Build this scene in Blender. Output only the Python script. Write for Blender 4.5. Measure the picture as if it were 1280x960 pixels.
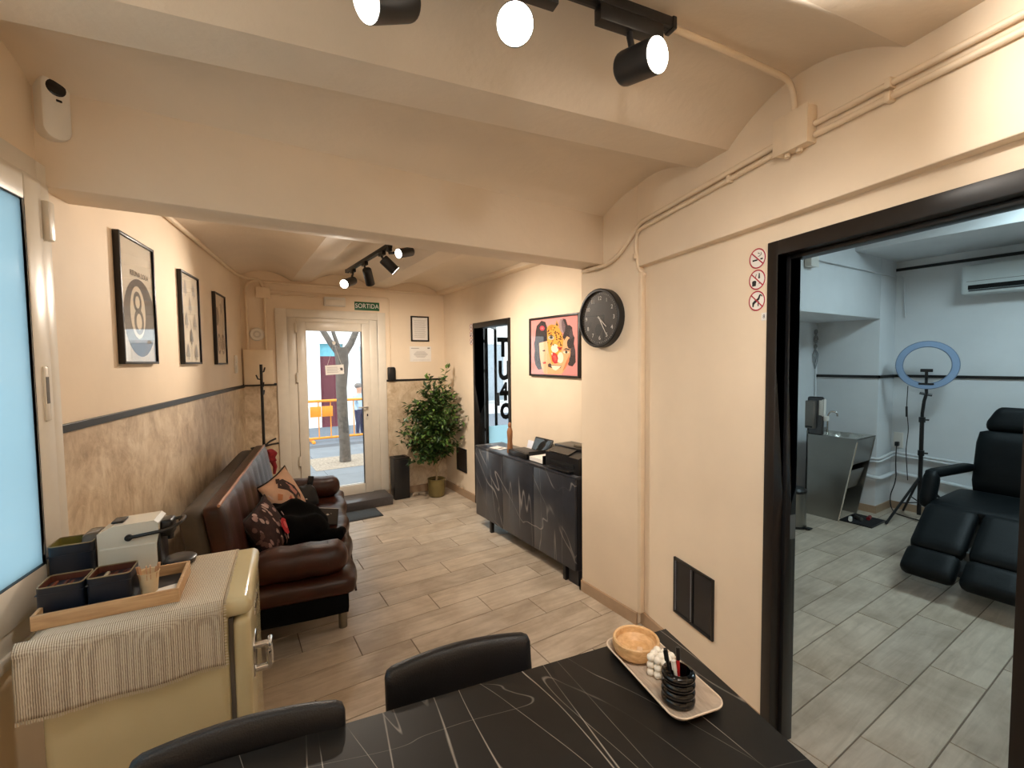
import bpy, bmesh, math, random
from mathutils import Vector, Matrix
R = math.radians
for o in list(bpy.data.objects):
    bpy.data.objects.remove(o)
sc = bpy.context.scene
C = sc.collection

# ------------------------------------------------------------------ camera
cd = bpy.data.cameras.new('camera'); cam = bpy.data.objects.new('camera', cd); C.objects.link(cam)
F_PX = 570.83
cd.sensor_fit = 'HORIZONTAL'; cd.sensor_width = 36.0; cd.lens = F_PX * 36.0 / 1280.0
cd.clip_start = 0.02; cd.clip_end = 200
_p, _r, _y = R(2.861), R(-0.6248), R(32.186)
fw = Vector((math.sin(_y) * math.cos(_p), math.cos(_y) * math.cos(_p), -math.sin(_p)))
rt = Vector((math.cos(_y), -math.sin(_y), 0)); up = rt.cross(fw)
rt, up = rt * math.cos(_r) + up * math.sin(_r), up * math.cos(_r) - rt * math.sin(_r)
m3 = Matrix((rt, up, -fw)).transposed()
cam.matrix_world = Matrix.Translation((0, 0, 1.6)) @ m3.to_4x4()
sc.camera = cam

# ------------------------------------------------------------------ world, light, exposure
w = bpy.data.worlds.new('sky'); sc.world = w; w.use_nodes = True
bg = w.node_tree.nodes['Background']
bg.inputs[0].default_value = (0.86, 0.94, 1.0, 1); bg.inputs[1].default_value = 1.4
sc.view_settings.view_transform = 'Standard'
try:
    sc.view_settings.look = 'None'
except Exception:
    pass
sc.view_settings.exposure = 1.38; sc.view_settings.gamma = 1.0
sc.view_settings.use_curve_mapping = False
sc.cycles.max_bounces = 10; sc.cycles.diffuse_bounces = 6; sc.cycles.glossy_bounces = 4
sc.cycles.transmission_bounces = 8; sc.cycles.transparent_max_bounces = 12
sc.cycles.sample_clamp_indirect = 6.0
sc.cycles.use_denoising = True
SPOT_NEAR = 45.0     # watts of one spot of the near track
SPOT_FAR = 32.0      # watts of one spot of the far track
ADDED_PANEL = 3.0          # emission of the unseen panel added to the treatment room ceiling
WARM = (1.0, 0.87, 0.72)
NEUTRAL = (1.0, 0.95, 0.88)
SPOT_FILL = 17.5    # watts of one fill spot on the added track behind the viewer

# ------------------------------------------------------------------ materials
MATS = {}
def newmat(name):
    m = bpy.data.materials.new(name); m.use_nodes = True
    nt = m.node_tree
    return m, nt, nt.nodes['Principled BSDF']
def srgb(r, g, b):
    f = lambda c: (c / 255 / 12.92) if c / 255 <= 0.04045 else ((c / 255 + 0.055) / 1.055) ** 2.4
    return (f(r), f(g), f(b), 1)
def nd(nt, t, **k):
    n = nt.nodes.new(t)
    for a, v in k.items():
        setattr(n, a, v)
    return n
def coords(nt, kind='Object', scale=(1, 1, 1), rot=(0, 0, 0)):
    tc = nd(nt, 'ShaderNodeTexCoord'); mp = nd(nt, 'ShaderNodeMapping')
    mp.inputs['Scale'].default_value = scale; mp.inputs['Rotation'].default_value = rot
    nt.links.new(tc.outputs[kind], mp.inputs['Vector'])
    return mp.outputs['Vector']
def noise(nt, vec, scale, detail=4, rough=0.55, dist=0.0):
    n = nd(nt, 'ShaderNodeTexNoise')
    n.inputs['Scale'].default_value = scale; n.inputs['Detail'].default_value = detail
    n.inputs['Roughness'].default_value = rough; n.inputs['Distortion'].default_value = dist
    if vec is not None: nt.links.new(vec, n.inputs['Vector'])
    return n.outputs['Fac']
def ramp(nt, fac, stops):
    r = nd(nt, 'ShaderNodeValToRGB'); e = r.color_ramp.elements
    while len(e) < len(stops): e.new(0.5)
    for el, (p, c) in zip(e, stops):
        el.position = p; el.color = c
    nt.links.new(fac, r.inputs[0])
    return r.outputs[0]
def bump(nt, bs, h, strength=0.2, dist=0.01):
    b = nd(nt, 'ShaderNodeBump'); b.inputs['Strength'].default_value = strength; b.inputs['Distance'].default_value = dist
    nt.links.new(h, b.inputs['Height']); nt.links.new(b.outputs[0], bs.inputs['Normal'])
def mixc(nt, fac, a, b, mode='MIX'):
    n = nd(nt, 'ShaderNodeMix', data_type='RGBA', blend_type=mode)
    if isinstance(fac, (int, float)): n.inputs[0].default_value = fac
    else: nt.links.new(fac, n.inputs[0])
    for s, v in ((6, a), (7, b)):
        if isinstance(v, tuple): n.inputs[s].default_value = v
        else: nt.links.new(v, n.inputs[s])
    return n.outputs[2]
def math_(nt, op, a, b=None, clamp=False):
    n = nd(nt, 'ShaderNodeMath', operation=op, use_clamp=clamp)
    for i, v in enumerate((a, b)):
        if v is None: continue
        if isinstance(v, (int, float)): n.inputs[i].default_value = v
        else: nt.links.new(v, n.inputs[i])
    return n.outputs[0]
def M(name, col, rough=0.5, metal=0.0, var=0.06, vs=12.0, bmp=0.0, bs_=80.0, coat=0.0, spec=0.5):
    """plain procedural surface: colour with slight mottling and fine relief"""
    if name in MATS: return MATS[name]
    m, nt, b = newmat(name)
    v = coords(nt)
    n = noise(nt, v, vs)
    d = tuple(max(0, c * (1 - var * 2)) for c in col[:3]) + (1,)
    l = tuple(min(1, c * (1 + var * 2)) for c in col[:3]) + (1,)
    nt.links.new(ramp(nt, n, [(0.25, d), (0.75, l)]), b.inputs['Base Color'])
    b.inputs['Roughness'].default_value = rough; b.inputs['Metallic'].default_value = metal
    b.inputs['Specular IOR Level'].default_value = spec
    if coat: b.inputs['Coat Weight'].default_value = coat; b.inputs['Coat Roughness'].default_value = 0.08
    if bmp: bump(nt, b, noise(nt, v, bs_, 3), bmp, 0.004)
    MATS[name] = m
    return m
def flat(name, col, rough=0.7):
    return M(name, col, rough, var=0.0)
def emis(name, col, strength):
    if name in MATS: return MATS[name]
    m, nt, b = newmat(name)
    b.inputs['Base Color'].default_value = (0.8, 0.8, 0.8, 1)
    b.inputs['Emission Color'].default_value = tuple(col[:3]) + (1,); b.inputs['Emission Strength'].default_value = strength
    MATS[name] = m
    return m
def m_paint(name, col, bmp=0.12):
    m, nt, b = newmat(name)
    v = coords(nt)
    n = noise(nt, v, 1.7, 5); n2 = noise(nt, v, 38, 3)
    d = tuple(c * 0.93 for c in col[:3]) + (1,); l = tuple(min(1, c * 1.05) for c in col[:3]) + (1,)
    nt.links.new(ramp(nt, n, [(0.3, d), (0.7, l)]), b.inputs['Base Color'])
    b.inputs['Roughness'].default_value = 0.62; b.inputs['Specular IOR Level'].default_value = 0.3
    s = math_(nt, 'ADD', math_(nt, 'MULTIPLY', n2, 0.35), math_(nt, 'MULTIPLY', noise(nt, v, 6, 4), 0.8))
    bump(nt, b, s, bmp, 0.012)
    MATS[name] = m
    return m
def m_stucco():
    m, nt, b = newmat('stucco')
    v = coords(nt, 'Object', (1, 1, 0.75))
    n0 = noise(nt, v, 2.6, 6, 0.62, 2.4); n1 = noise(nt, v, 9, 6, 0.65, 1.6); n2 = noise(nt, v, 45, 4)
    mx = math_(nt, 'ADD', math_(nt, 'MULTIPLY', n0, 0.55), math_(nt, 'ADD', math_(nt, 'MULTIPLY', n1, 0.35), math_(nt, 'MULTIPLY', n2, 0.1)))
    nt.links.new(ramp(nt, mx, [(0.34, srgb(160, 137, 110)), (0.45, srgb(194, 171, 142)), (0.53, srgb(212, 192, 164)), (0.64, srgb(230, 214, 190))]), b.inputs['Base Color'])
    b.inputs['Roughness'].default_value = 0.42
    bump(nt, b, n1, 0.25, 0.01)
    MATS['stucco'] = m
def m_plank():
    m, nt, b = newmat('plank')
    oi = nd(nt, 'ShaderNodeObjectInfo')
    tc = nd(nt, 'ShaderNodeTexCoord'); ad = nd(nt, 'ShaderNodeVectorMath', operation='ADD')
    mu = nd(nt, 'ShaderNodeVectorMath', operation='SCALE')
    nt.links.new(oi.outputs['Location'], mu.inputs[0]); mu.inputs['Scale'].default_value = 3.7
    nt.links.new(tc.outputs['Object'], ad.inputs[0]); nt.links.new(mu.outputs[0], ad.inputs[1])
    mp = nd(nt, 'ShaderNodeMapping'); mp.inputs['Scale'].default_value = (1.3, 11, 1)
    nt.links.new(ad.outputs[0], mp.inputs['Vector'])
    g = noise(nt, mp.outputs[0], 2.2, 7, 0.6, 0.9)
    g2 = noise(nt, ad.outputs[0], 3.0, 5, 0.6, 0.4)
    c = ramp(nt, g, [(0.25, srgb(181, 167, 149)), (0.5, srgb(199, 185, 167)), (0.75, srgb(215, 202, 185))])
    c2 = ramp(nt, g2, [(0.34, srgb(200, 192, 182)), (0.6, (1, 1, 1, 1))])
    c = mixc(nt, 0.7, c, c2, 'MULTIPLY')
    tone = ramp(nt, oi.outputs['Random'], [(0.0, (0.90, 0.90, 0.90, 1)), (1.0, (1.03, 1.02, 1.0, 1))])
    nt.links.new(mixc(nt, 1.0, c, tone, 'MULTIPLY'), b.inputs['Base Color'])
    b.inputs['Roughness'].default_value = 0.34; b.inputs['Specular IOR Level'].default_value = 0.45
    bump(nt, b, g, 0.08, 0.004)
    MATS['plank'] = m
def m_marble(name, base, vein, layers, rough=0.36, spec=0.5):
    """dark stone; layers: (stretch xyz, rotation xyz, offset, line width, strength)"""
    m, nt, b = newmat(name)
    v = coords(nt)
    col = ramp(nt, noise(nt, v, 6, 5), [(0.3, base), (0.8, tuple(c * 1.6 for c in base[:3]) + (1,))])
    for st, ro, of, w_, s_ in layers:
        tc = nd(nt, 'ShaderNodeTexCoord'); mp = nd(nt, 'ShaderNodeMapping')
        mp.inputs['Rotation'].default_value = ro; nt.links.new(tc.outputs['Object'], mp.inputs['Vector'])
        m2 = nd(nt, 'ShaderNodeMapping'); m2.inputs['Scale'].default_value = st; m2.inputs['Location'].default_value = of
        nt.links.new(mp.outputs[0], m2.inputs['Vector'])
        n = noise(nt, m2.outputs[0], 1.0, 2.5, 0.35, 0.1)
        a = math_(nt, 'ABSOLUTE', math_(nt, 'SUBTRACT', n, 0.5))
        wv = math_(nt, 'MULTIPLY', math_(nt, 'ADD', noise(nt, v, 9, 3), 0.25), w_)
        line = math_(nt, 'SUBTRACT', 1.0, math_(nt, 'DIVIDE', a, wv), True)
        mask = ramp(nt, noise(nt, v, 3.1, 2), [(0.40, (0.05, 0.05, 0.05, 1)), (0.56, (1, 1, 1, 1))])
        fac = math_(nt, 'MULTIPLY', math_(nt, 'MULTIPLY', line, mask), s_)
        col = mixc(nt, fac, col, vein)
    nt.links.new(col, b.inputs['Base Color'])
    b.inputs['Roughness'].default_value = rough; b.inputs['Specular IOR Level'].default_value = spec
    MATS[name] = m
def m_cloth():
    m, nt, b = newmat('woven')
    v = coords(nt)
    a = nd(nt, 'ShaderNodeTexWave', bands_direction='X'); a.inputs['Scale'].default_value = 60; a.inputs['Distortion'].default_value = 1.5; a.inputs['Detail'].default_value = 2
    k = nd(nt, 'ShaderNodeTexWave', bands_direction='Y'); k.inputs['Scale'].default_value = 120; k.inputs['Distortion'].default_value = 2.0
    k2 = nd(nt, 'ShaderNodeTexWave', bands_direction='Z'); k2.inputs['Scale'].default_value = 120; k2.inputs['Distortion'].default_value = 2.0
    for q in (a, k, k2): nt.links.new(v, q.inputs['Vector'])
    w_ = math_(nt, 'MULTIPLY', math_(nt, 'ADD', k.outputs['Fac'], k2.outputs['Fac']), 0.5)
    h = math_(nt, 'ADD', math_(nt, 'MULTIPLY', a.outputs['Fac'], 0.6), math_(nt, 'MULTIPLY', w_, 0.4))
    nt.links.new(ramp(nt, h, [(0.15, srgb(136, 122, 106)), (0.45, srgb(190, 176, 156)), (0.8, srgb(230, 220, 203))]), b.inputs['Base Color'])
    b.inputs['Roughness'].default_value = 0.95; b.inputs['Specular IOR Level'].default_value = 0.1
    bump(nt, b, h, 0.3, 0.003)
    MATS['woven'] = m
def m_wood(name, c0, c1, sc_=(2, 18, 18), rough=0.5):
    m, nt, b = newmat(name)
    v = coords(nt, 'Object', sc_)
    g = noise(nt, v, 3, 5, 0.6, 0.8)
    nt.links.new(ramp(nt, g, [(0.3, c0), (0.7, c1)]), b.inputs['Base Color'])
    b.inputs['Roughness'].default_value = rough
    MATS[name] = m
def m_leather(name, c0, c1, rough=0.34, spec=0.5):
    m, nt, b = newmat(name)
    v = coords(nt)
    nt.links.new(ramp(nt, noise(nt, v, 7, 5), [(0.3, c0), (0.75, c1)]), b.inputs['Base Color'])
    vo = nd(nt, 'ShaderNodeTexVoronoi'); vo.inputs['Scale'].default_value = 260; nt.links.new(v, vo.inputs['Vector'])
    h = math_(nt, 'ADD', math_(nt, 'MULTIPLY', vo.outputs['Distance'], 0.25), noise(nt, v, 14, 4, 0.6, 0.6))
    bump(nt, b, h, 0.22, 0.01)
    b.inputs['Roughness'].default_value = rough; b.inputs['Specular IOR Level'].default_value = spec
    MATS[name] = m
def m_glass(name, tint=(1, 1, 1, 1), gloss=0.9, f0=0.045):
    m, nt, b = newmat(name)
    out = nt.nodes['Material Output']
    tr = nd(nt, 'ShaderNodeBsdfTransparent'); tr.inputs[0].default_value = tint
    gl = nd(nt, 'ShaderNodeBsdfGlossy'); gl.inputs['Roughness'].default_value = 0.02; gl.inputs[0].default_value = (gloss, gloss, gloss, 1)
    lw = nd(nt, 'ShaderNodeLayerWeight'); lw.inputs[0].default_value = 0.5
    fr = math_(nt, 'ADD', math_(nt, 'MULTIPLY', math_(nt, 'POWER', lw.outputs['Facing'], 5.0), 0.95), f0)
    mx = nd(nt, 'ShaderNodeMixShader')
    nt.links.new(fr, mx.inputs[0]); nt.links.new(tr.outputs[0], mx.inputs[1]); nt.links.new(gl.outputs[0], mx.inputs[2])
    nt.links.new(mx.outputs[0], out.inputs[0])
    MATS[name] = m
def m_frost(name, col, trans=0.75, tr_w=0.0):
    m, nt, b = newmat(name)
    out = nt.nodes['Material Output']
    n = noise(nt, coords(nt), 1.3, 2)
    c = ramp(nt, n, [(0.3, tuple(x * 0.93 for x in col[:3]) + (1,)), (0.7, col)])
    t = nd(nt, 'ShaderNodeBsdfTranslucent'); d = nd(nt, 'ShaderNodeBsdfDiffuse')
    nt.links.new(c, t.inputs[0]); nt.links.new(c, d.inputs[0])
    mx = nd(nt, 'ShaderNodeMixShader'); mx.inputs[0].default_value = trans
    nt.links.new(d.outputs[0], mx.inputs[1]); nt.links.new(t.outputs[0], mx.inputs[2])
    gl = nd(nt, 'ShaderNodeBsdfGlossy'); gl.inputs['Roughness'].default_value = 0.08
    m2 = nd(nt, 'ShaderNodeMixShader'); m2.inputs[0].default_value = 0.05
    nt.links.new(mx.outputs[0], m2.inputs[1]); nt.links.new(gl.outputs[0], m2.inputs[2])
    nt.links.new(m2.outputs[0], out.inputs[0])
    MATS[name] = m
m_paint('cream', srgb(236, 218, 194)); m_paint('white_paint', srgb(222, 224, 226)); m_paint('ceiling_paint', srgb(230, 214, 193), 0.3)
m_stucco(); m_plank(); m_cloth(); m_glass('glass'); m_glass('picture_glass', (1, 1, 1, 1), 1.0)
m_marble('marble_table', srgb(25, 24, 23), srgb(196, 188, 178), [((8.0, 0.5, 1), (0, 0, 0.12), (0, 0, 0), 0.006, 0.7), ((6.2, 0.55, 1), (0, 0, -0.12), (3, 7, 0), 0.0036, 0.6), ((0.8, 4.6, 1), (0, 0, 0.45), (9, 2, 0), 0.003, 0.3)], 0.42, 0.3)
m_marble('marble_side', srgb(44, 46, 52), srgb(176, 172, 168), [((1, 4.6, 0.45), (0.05, 0, 0), (0, 0, 0), 0.010, 0.5), ((1, 2.6, 0.9), (0.75, 0, 0), (5, 3, 1), 0.007, 0.7)], 0.28)
m_wood('tray_wood', srgb(176, 136, 96), srgb(214, 178, 134)); m_wood('bowl_wood', srgb(196, 150, 98), srgb(228, 190, 140), (14, 14, 40))
m_wood('stone_tray', srgb(168, 150, 132), srgb(204, 188, 170), (30, 4, 4))
m_leather('brown_leather', srgb(36, 14, 6), srgb(68, 29, 15), 0.34, 0.4); m_leather('black_leather', srgb(10, 11, 14), srgb(24, 25, 30), 0.42); m_leather('navy_leather', srgb(4, 8, 10), srgb(9, 15, 18), 0.5, 0.2)
m_frost('frosted_blue', (0.48, 0.61, 0.66, 1), 0.8); m_frost('frosted_pale', (0.75, 0.95, 1.0, 1), 0.8)
black = M('black_metal', srgb(20, 19, 20), 0.42, 0.0)
frame_black = M('frame_black', srgb(24, 20, 19), 0.4)
white_lac = M('white_lacquer', srgb(226, 218, 204), 0.32, var=0.02)
tile_base = M('baseboard_tile', srgb(166, 140, 114), 0.4, var=0.08, vs=5)
steel = M('steel', srgb(150, 148, 143), 0.3, 0.95, var=0.05, vs=3)
chrome = M('chrome', srgb(210, 210, 210), 0.12, 1.0, var=0.0)
grout = M('grout', srgb(112, 98, 84), 0.8)
conduit_m = M('conduit_paint', srgb(231, 211, 184), 0.5, var=0.03)
paper = M('paper', srgb(236, 232, 226), 0.8, var=0.02)
plastic_w = M('white_plastic', srgb(226, 222, 214), 0.35, var=0.01)
plastic_b = M('black_plastic', srgb(22, 22, 24), 0.34, var=0.02)
fridge_m = M('cream_enamel', srgb(214, 203, 164), 0.22, var=0.01, coat=0.5)

# ------------------------------------------------------------------ geometry helpers
class G:
    def __init__(s): s.v = []; s.f = []; s.mi = []
    def add(s, vs, fs, mi=0, mat=None):
        b = len(s.v)
        s.v += [tuple(mat @ Vector(p)) if mat is not None else tuple(p) for p in vs]
        for f in fs: s.f.append(tuple(b + i for i in f)); s.mi.append(mi)
        return s
    def box(s, x0, x1, y0, y1, z0, z1, bev=0.0, mi=0, mat=None, seg=2):
        if bev <= 0:
            vs = [(x, y, z) for z in (z0, z1) for y in (y0, y1) for x in (x0, x1)]
            return s.add(vs, [(0, 2, 3, 1), (4, 5, 7, 6), (0, 1, 5, 4), (2, 6, 7, 3), (0, 4, 6, 2), (1, 3, 7, 5)], mi, mat)
        bm = bmesh.new(); bmesh.ops.create_cube(bm, size=1)
        for v in bm.verts:
            v.co = Vector(((x0 + x1) / 2 + v.co.x * (x1 - x0), (y0 + y1) / 2 + v.co.y * (y1 - y0), (z0 + z1) / 2 + v.co.z * (z1 - z0)))
        bmesh.ops.bevel(bm, geom=list(bm.edges), offset=bev, segments=seg, profile=0.5, affect='EDGES')
        bm.verts.index_update()
        s.add([v.co[:] for v in bm.verts], [[v.index for v in f.verts] for f in bm.faces], mi, mat); bm.free()
        return s
    def tube(s, pts, r, n=10, cap=True, mi=0, mat=None):
        pts = [Vector(p) for p in pts]; vs = []; fs = []
        rr = r if isinstance(r, (list, tuple)) else [r] * len(pts)
        ref = None
        for i, p in enumerate(pts):
            t = (pts[min(i + 1, len(pts) - 1)] - pts[max(i - 1, 0)]).normalized()
            if ref is None: ref = Vector((0, 0, 1)) if abs(t.z) < 0.9 else Vector((1, 0, 0))
            a = ref - t * ref.dot(t)
            if a.length < 1e-4: a = Vector((1, 0, 0)) - t * t.x
            a.normalize(); ref = a; b = t.cross(a)
            for k in range(n):
                an = 2 * math.pi * k / n
                vs.append(p + (a * math.cos(an) + b * math.sin(an)) * rr[i])
        for i in range(len(pts) - 1):
            for k in range(n):
                k2 = (k + 1) % n
                fs.append((i * n + k, i * n + k2, (i + 1) * n + k2, (i + 1) * n + k))
        if cap:
            fs.append(tuple(range(n - 1, -1, -1))); fs.append(tuple((len(pts) - 1) * n + k for k in range(n)))
        return s.add(vs, fs, mi, mat)
    def lathe(s, prof, n=24, c=(0, 0, 0), mi=0, mat=None, close=True):
        vs = []; fs = []; m = len(prof)
        for r, z in prof:
            for k in range(n):
                a = 2 * math.pi * k / n
                vs.append((c[0] + r * math.cos(a), c[1] + r * math.sin(a), c[2] + z))
        for i in range(m - 1):
            for k in range(n):
                k2 = (k + 1) % n
                fs.append((i * n + k, i * n + k2, (i + 1) * n + k2, (i + 1) * n + k))
        if close:
            fs.append(tuple(range(n - 1, -1, -1))); fs.append(tuple((m - 1) * n + k for k in range(n)))
        return s.add(vs, fs, mi, mat)
    def prism(s, poly, axis, a0, a1, mi=0, mat=None):
        """poly: 2-D points; axis 'x' -> (y,z), 'y' -> (x,z), 'z' -> (x,y)"""
        def P(q, a): return (a, q[0], q[1]) if axis == 'x' else ((q[0], a, q[1]) if axis == 'y' else (q[0], q[1], a))
        n = len(poly)
        vs = [P(q, a0) for q in poly] + [P(q, a1) for q in poly]
        fs = [tuple(range(n)), tuple(range(2 * n - 1, n - 1, -1))] + [(i, i + n, (i + 1) % n + n, (i + 1) % n) for i in range(n)]
        return s.add(vs, fs, mi, mat)
    def surf(s, fn, nu, nv, mi=0, mat=None, flip=False):
        vs = [fn(i / nu, j / nv) for i in range(nu + 1) for j in range(nv + 1)]
        q = [(i * (nv + 1) + j, (i + 1) * (nv + 1) + j, (i + 1) * (nv + 1) + j + 1, i * (nv + 1) + j + 1) for i in range(nu) for j in range(nv)]
        if flip: q = [tuple(reversed(f)) for f in q]
        return s.add(vs, q, mi, mat)
    def rbox(s, c, h, r, n=(8, 8, 6), deform=None, mi=0, mat=None):
        """soft rounded box: centre c, half sizes h, corner radius r, grid density n, optional deform(p)->p in local coordinates"""
        for ax in range(3):
            a, b = (ax + 1) % 3, (ax + 2) % 3
            for sg in (-1, 1):
                def fn(u, v, ax=ax, a=a, b=b, sg=sg):
                    p = [0, 0, 0]; p[ax] = sg * h[ax]; p[a] = (2 * u - 1) * h[a]; p[b] = (2 * v - 1) * h[b]
                    q = [max(-(h[i] - r), min(h[i] - r, p[i])) for i in range(3)]
                    d = Vector([p[i] - q[i] for i in range(3)])
                    if d.length > 1e-9: d = d.normalized() * r
                    o = Vector(q) + d
                    if deform: o = Vector(deform(o))
                    return tuple(o + Vector(c))
                s.surf(fn, n[a], n[b], mi, mat, flip=(sg < 0))
        return s
    def pillow(s, w, h, t, n=14, mi=0, mat=None):
        for sg in (1, -1):
            def fn(u, v, sg=sg):
                a, b = 2 * u - 1, 2 * v - 1
                k = max(0.0, (1 - a * a) * (1 - b * b)) ** 0.42
                pin = 1 - 0.10 * (1 - abs(a) ** 2) * abs(b) ** 4; pin2 = 1 - 0.10 * (1 - abs(b) ** 2) * abs(a) ** 4
                return (a * w / 2 * pin2, sg * t / 2 * k, b * h / 2 * pin)
            s.surf(fn, n, n, mi, mat, flip=(sg > 0))
        return s
    def mesh(s, name, merge=True):
        me = bpy.data.meshes.new(name); me.from_pydata(s.v, [], s.f)
        for p, i in zip(me.polygons, s.mi): p.material_index = i
        if merge:
            bm = bmesh.new(); bm.from_mesh(me)
            bmesh.ops.remove_doubles(bm, verts=bm.verts, dist=1e-5)
            bmesh.ops.recalc_face_normals(bm, faces=bm.faces)
            bm.to_mesh(me); bm.free()
        me.update()
        return me
def ob(name, g, mats, parent=None, smooth=True, ang=38, loc=None, rot=None, merge=True):
    me = g.mesh(name, merge) if isinstance(g, G) else g
    for m in (mats if isinstance(mats, (list, tuple)) else [mats]):
        me.materials.append(MATS[m] if isinstance(m, str) else m)
    if smooth:
        for p in me.polygons: p.use_smooth = True
        me.set_sharp_from_angle(angle=R(ang))
    o = bpy.data.objects.new(name, me); C.objects.link(o)
    if parent is not None: o.parent = parent
    if loc is not None: o.location = loc
    if rot is not None: o.rotation_euler = rot
    return o
def tag(o, label, cat, group=None):
    o['label'] = label; o['category'] = cat
    if group: o['group'] = group
    return o
def thing(name, label, cat, loc=(0, 0, 0), rz=0.0, group=None):
    o = bpy.data.objects.new(name, None); C.objects.link(o)
    o.empty_display_size = 0.05; o.location = loc; o.rotation_euler = (0, 0, rz)
    return tag(o, label, cat, group)
def struct(name, g, mats, parent=None, smooth=False, label=None, **k):
    o = ob(name, g, mats, parent, smooth, **k)
    if parent is None:
        o['kind'] = 'structure'
        if label: o['label'] = label
    return o
def sempty(name, label, loc=(0, 0, 0), rz=0.0):
    o = bpy.data.objects.new(name, None); C.objects.link(o); o['kind'] = 'structure'; o['label'] = label
    o.location = loc; o.rotation_euler = (0, 0, rz)
    return o
def text(name, body, size, mat, parent, loc, rot=(R(90), 0, 0), ext=0.0006, align='CENTER', shear=0.0, sx=1.0, bold=0.0):
    cu = bpy.data.curves.new(name, 'FONT'); cu.body = body; cu.size = size; cu.extrude = ext
    cu.align_x = align; cu.align_y = 'CENTER'; cu.shear = shear; cu.offset = bold; cu.resolution_u = 3
    mt_ = MATS[mat] if isinstance(mat, str) else mat
    tmp = bpy.data.objects.new('tmp_text', cu); C.objects.link(tmp)
    me = bpy.data.meshes.new_from_object(tmp.evaluated_get(bpy.context.evaluated_depsgraph_get()))
    bpy.data.objects.remove(tmp); bpy.data.curves.remove(cu); me.name = name; me.materials.clear(); me.materials.append(mt_)
    o = bpy.data.objects.new(name, me); C.objects.link(o); o.parent = parent; o.location = loc; o.rotation_euler = rot
    o.scale = (sx, 1, 1)
    return o
def circ(cx, cz, rx, rz, n=28, a0=0, a1=360):
    return [(cx + rx * math.cos(R(a0 + (a1 - a0) * i / (n if a1 - a0 == 360 else n - 1))), cz + rz * math.sin(R(a0 + (a1 - a0) * i / (n if a1 - a0 == 360 else n - 1)))) for i in range(n)]
def ring(g, cx, cz, rx, rz, w_, y, mi=0, n=28, a0=0, a1=360):
    """flat ring (or arc) in the x-z plane at depth y"""
    vs = []; fs = []
    full = (a1 - a0 == 360); m = n if full else n + 1
    for i in range(m):
        a = R(a0 + (a1 - a0) * i / n)
        for q in (0, 1):
            vs.append((cx + (rx - w_ * q) * math.cos(a), y, cz + (rz - w_ * q) * math.sin(a)))
    for i in range(n):
        j = (i + 1) % m
        fs.append((2 * i, 2 * j, 2 * j + 1, 2 * i + 1))
    g.add(vs, fs, mi)
def decal(name, parent, polys, y0, step=0.0004):
    """flat print: polygons (points in x-z, colour) laid one over another, facing -y"""
    g = G(); mats = []; names = []
    for k, (pts, col) in enumerate(polys):
        nm = 'ink_%d_%d_%d' % col
        if nm not in names:
            names.append(nm); mats.append(flat(nm, srgb(*col), 0.75))
        g.add([(p[0], y0 - step * k, p[1]) for p in pts], [tuple(range(len(pts)))], names.index(nm))
    return ob(name, g, mats, parent, smooth=False, merge=False)
# wall frames: origin, rotation (local x = to the right seen from the room, local y = into the wall)
LWC = Vector((0.16, 5.36, 0)); LWA = R(11.86)
LWU = Vector((math.sin(LWA), math.cos(LWA), 0)); LWN = Vector((math.cos(LWA), -math.sin(LWA), 0))
def on_left(s, z): return tuple(LWC - LWU * s + Vector((0, 0, z))), R(90) - LWA
RWP = Vector((2.101, 1.863, 0)); RWA = R(14)
RWD = Vector((-math.sin(RWA), -math.cos(RWA), 0)); RWN = Vector((math.cos(RWA), -math.sin(RWA), 0))
def on_near(s, z): return tuple(RWP + RWD * s + Vector((0, 0, z))), -(R(90) + RWA)
def on_back(x, z): return (x, 5.36, z), 0.0
def on_right(y, z): return (2.37, y, z), R(-90)

# ================================================================== SETTING
# floor: grout bed with one object per plank
fl = struct('floor', G().box(-1.6, 6.2, -1.8, 5.42, -0.08, -0.003), grout, label='wood-look tiled floor running through every room')
PW, PL = 0.2125, 0.82
_pc = {}
def plank_mesh(x0, x1, y0, y1):
    k = (round(x1 - x0, 3), round(y1 - y0, 3))
    if k not in _pc:
        hx, hy = (x1 - x0) / 2, (y1 - y0) / 2
        g = G(); b = 0.0012
        vs = [(-hx, -hy, -0.004), (hx, -hy, -0.004), (hx, hy, -0.004), (-hx, hy, -0.004), (-hx + b, -hy + b, 0), (hx - b, -hy + b, 0), (hx - b, hy - b, 0), (-hx + b, hy - b, 0)]
        g.add(vs, [(4, 5, 6, 7), (0, 1, 5, 4), (1, 2, 6, 5), (2, 3, 7, 6), (3, 0, 4, 7)])
        me = g.mesh('plank'); me.materials.append(MATS['plank']); _pc[k] = me
    return _pc[k]
def near_x(y): return 2.101 - (1.863 - y) * math.tan(RWA)
for k in range(-12, 14):
    y0 = 2.495 + k * PW; y1 = min(y0 + PW, 5.40)
    if y0 > 5.38: continue
    off = 0.585 - 0.273 * k
    i0 = math.floor((-1.0 - off) / PL)
    for i in range(i0, i0 + 11):
        x0, x1 = off + i * PL, off + (i + 1) * PL
        lim0 = 0.16 - (5.36 - y0) * 0.21 - 0.08
        lim1 = 3.9 if y0 > 2.45 else 6.0
        x0c, x1c = max(x0, lim0), min(x1, lim1)
        if x1c - x0c < 0.03: continue
        gp = 0.0022
        a = plank_mesh(x0c + gp, x1c - gp, y0 + gp, y1 - gp)
        o = bpy.data.objects.new('plank', a); C.objects.link(o); o.parent = fl
        o.location = ((x0c + x1c) / 2, (y0 + y1) / 2, 0)

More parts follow.
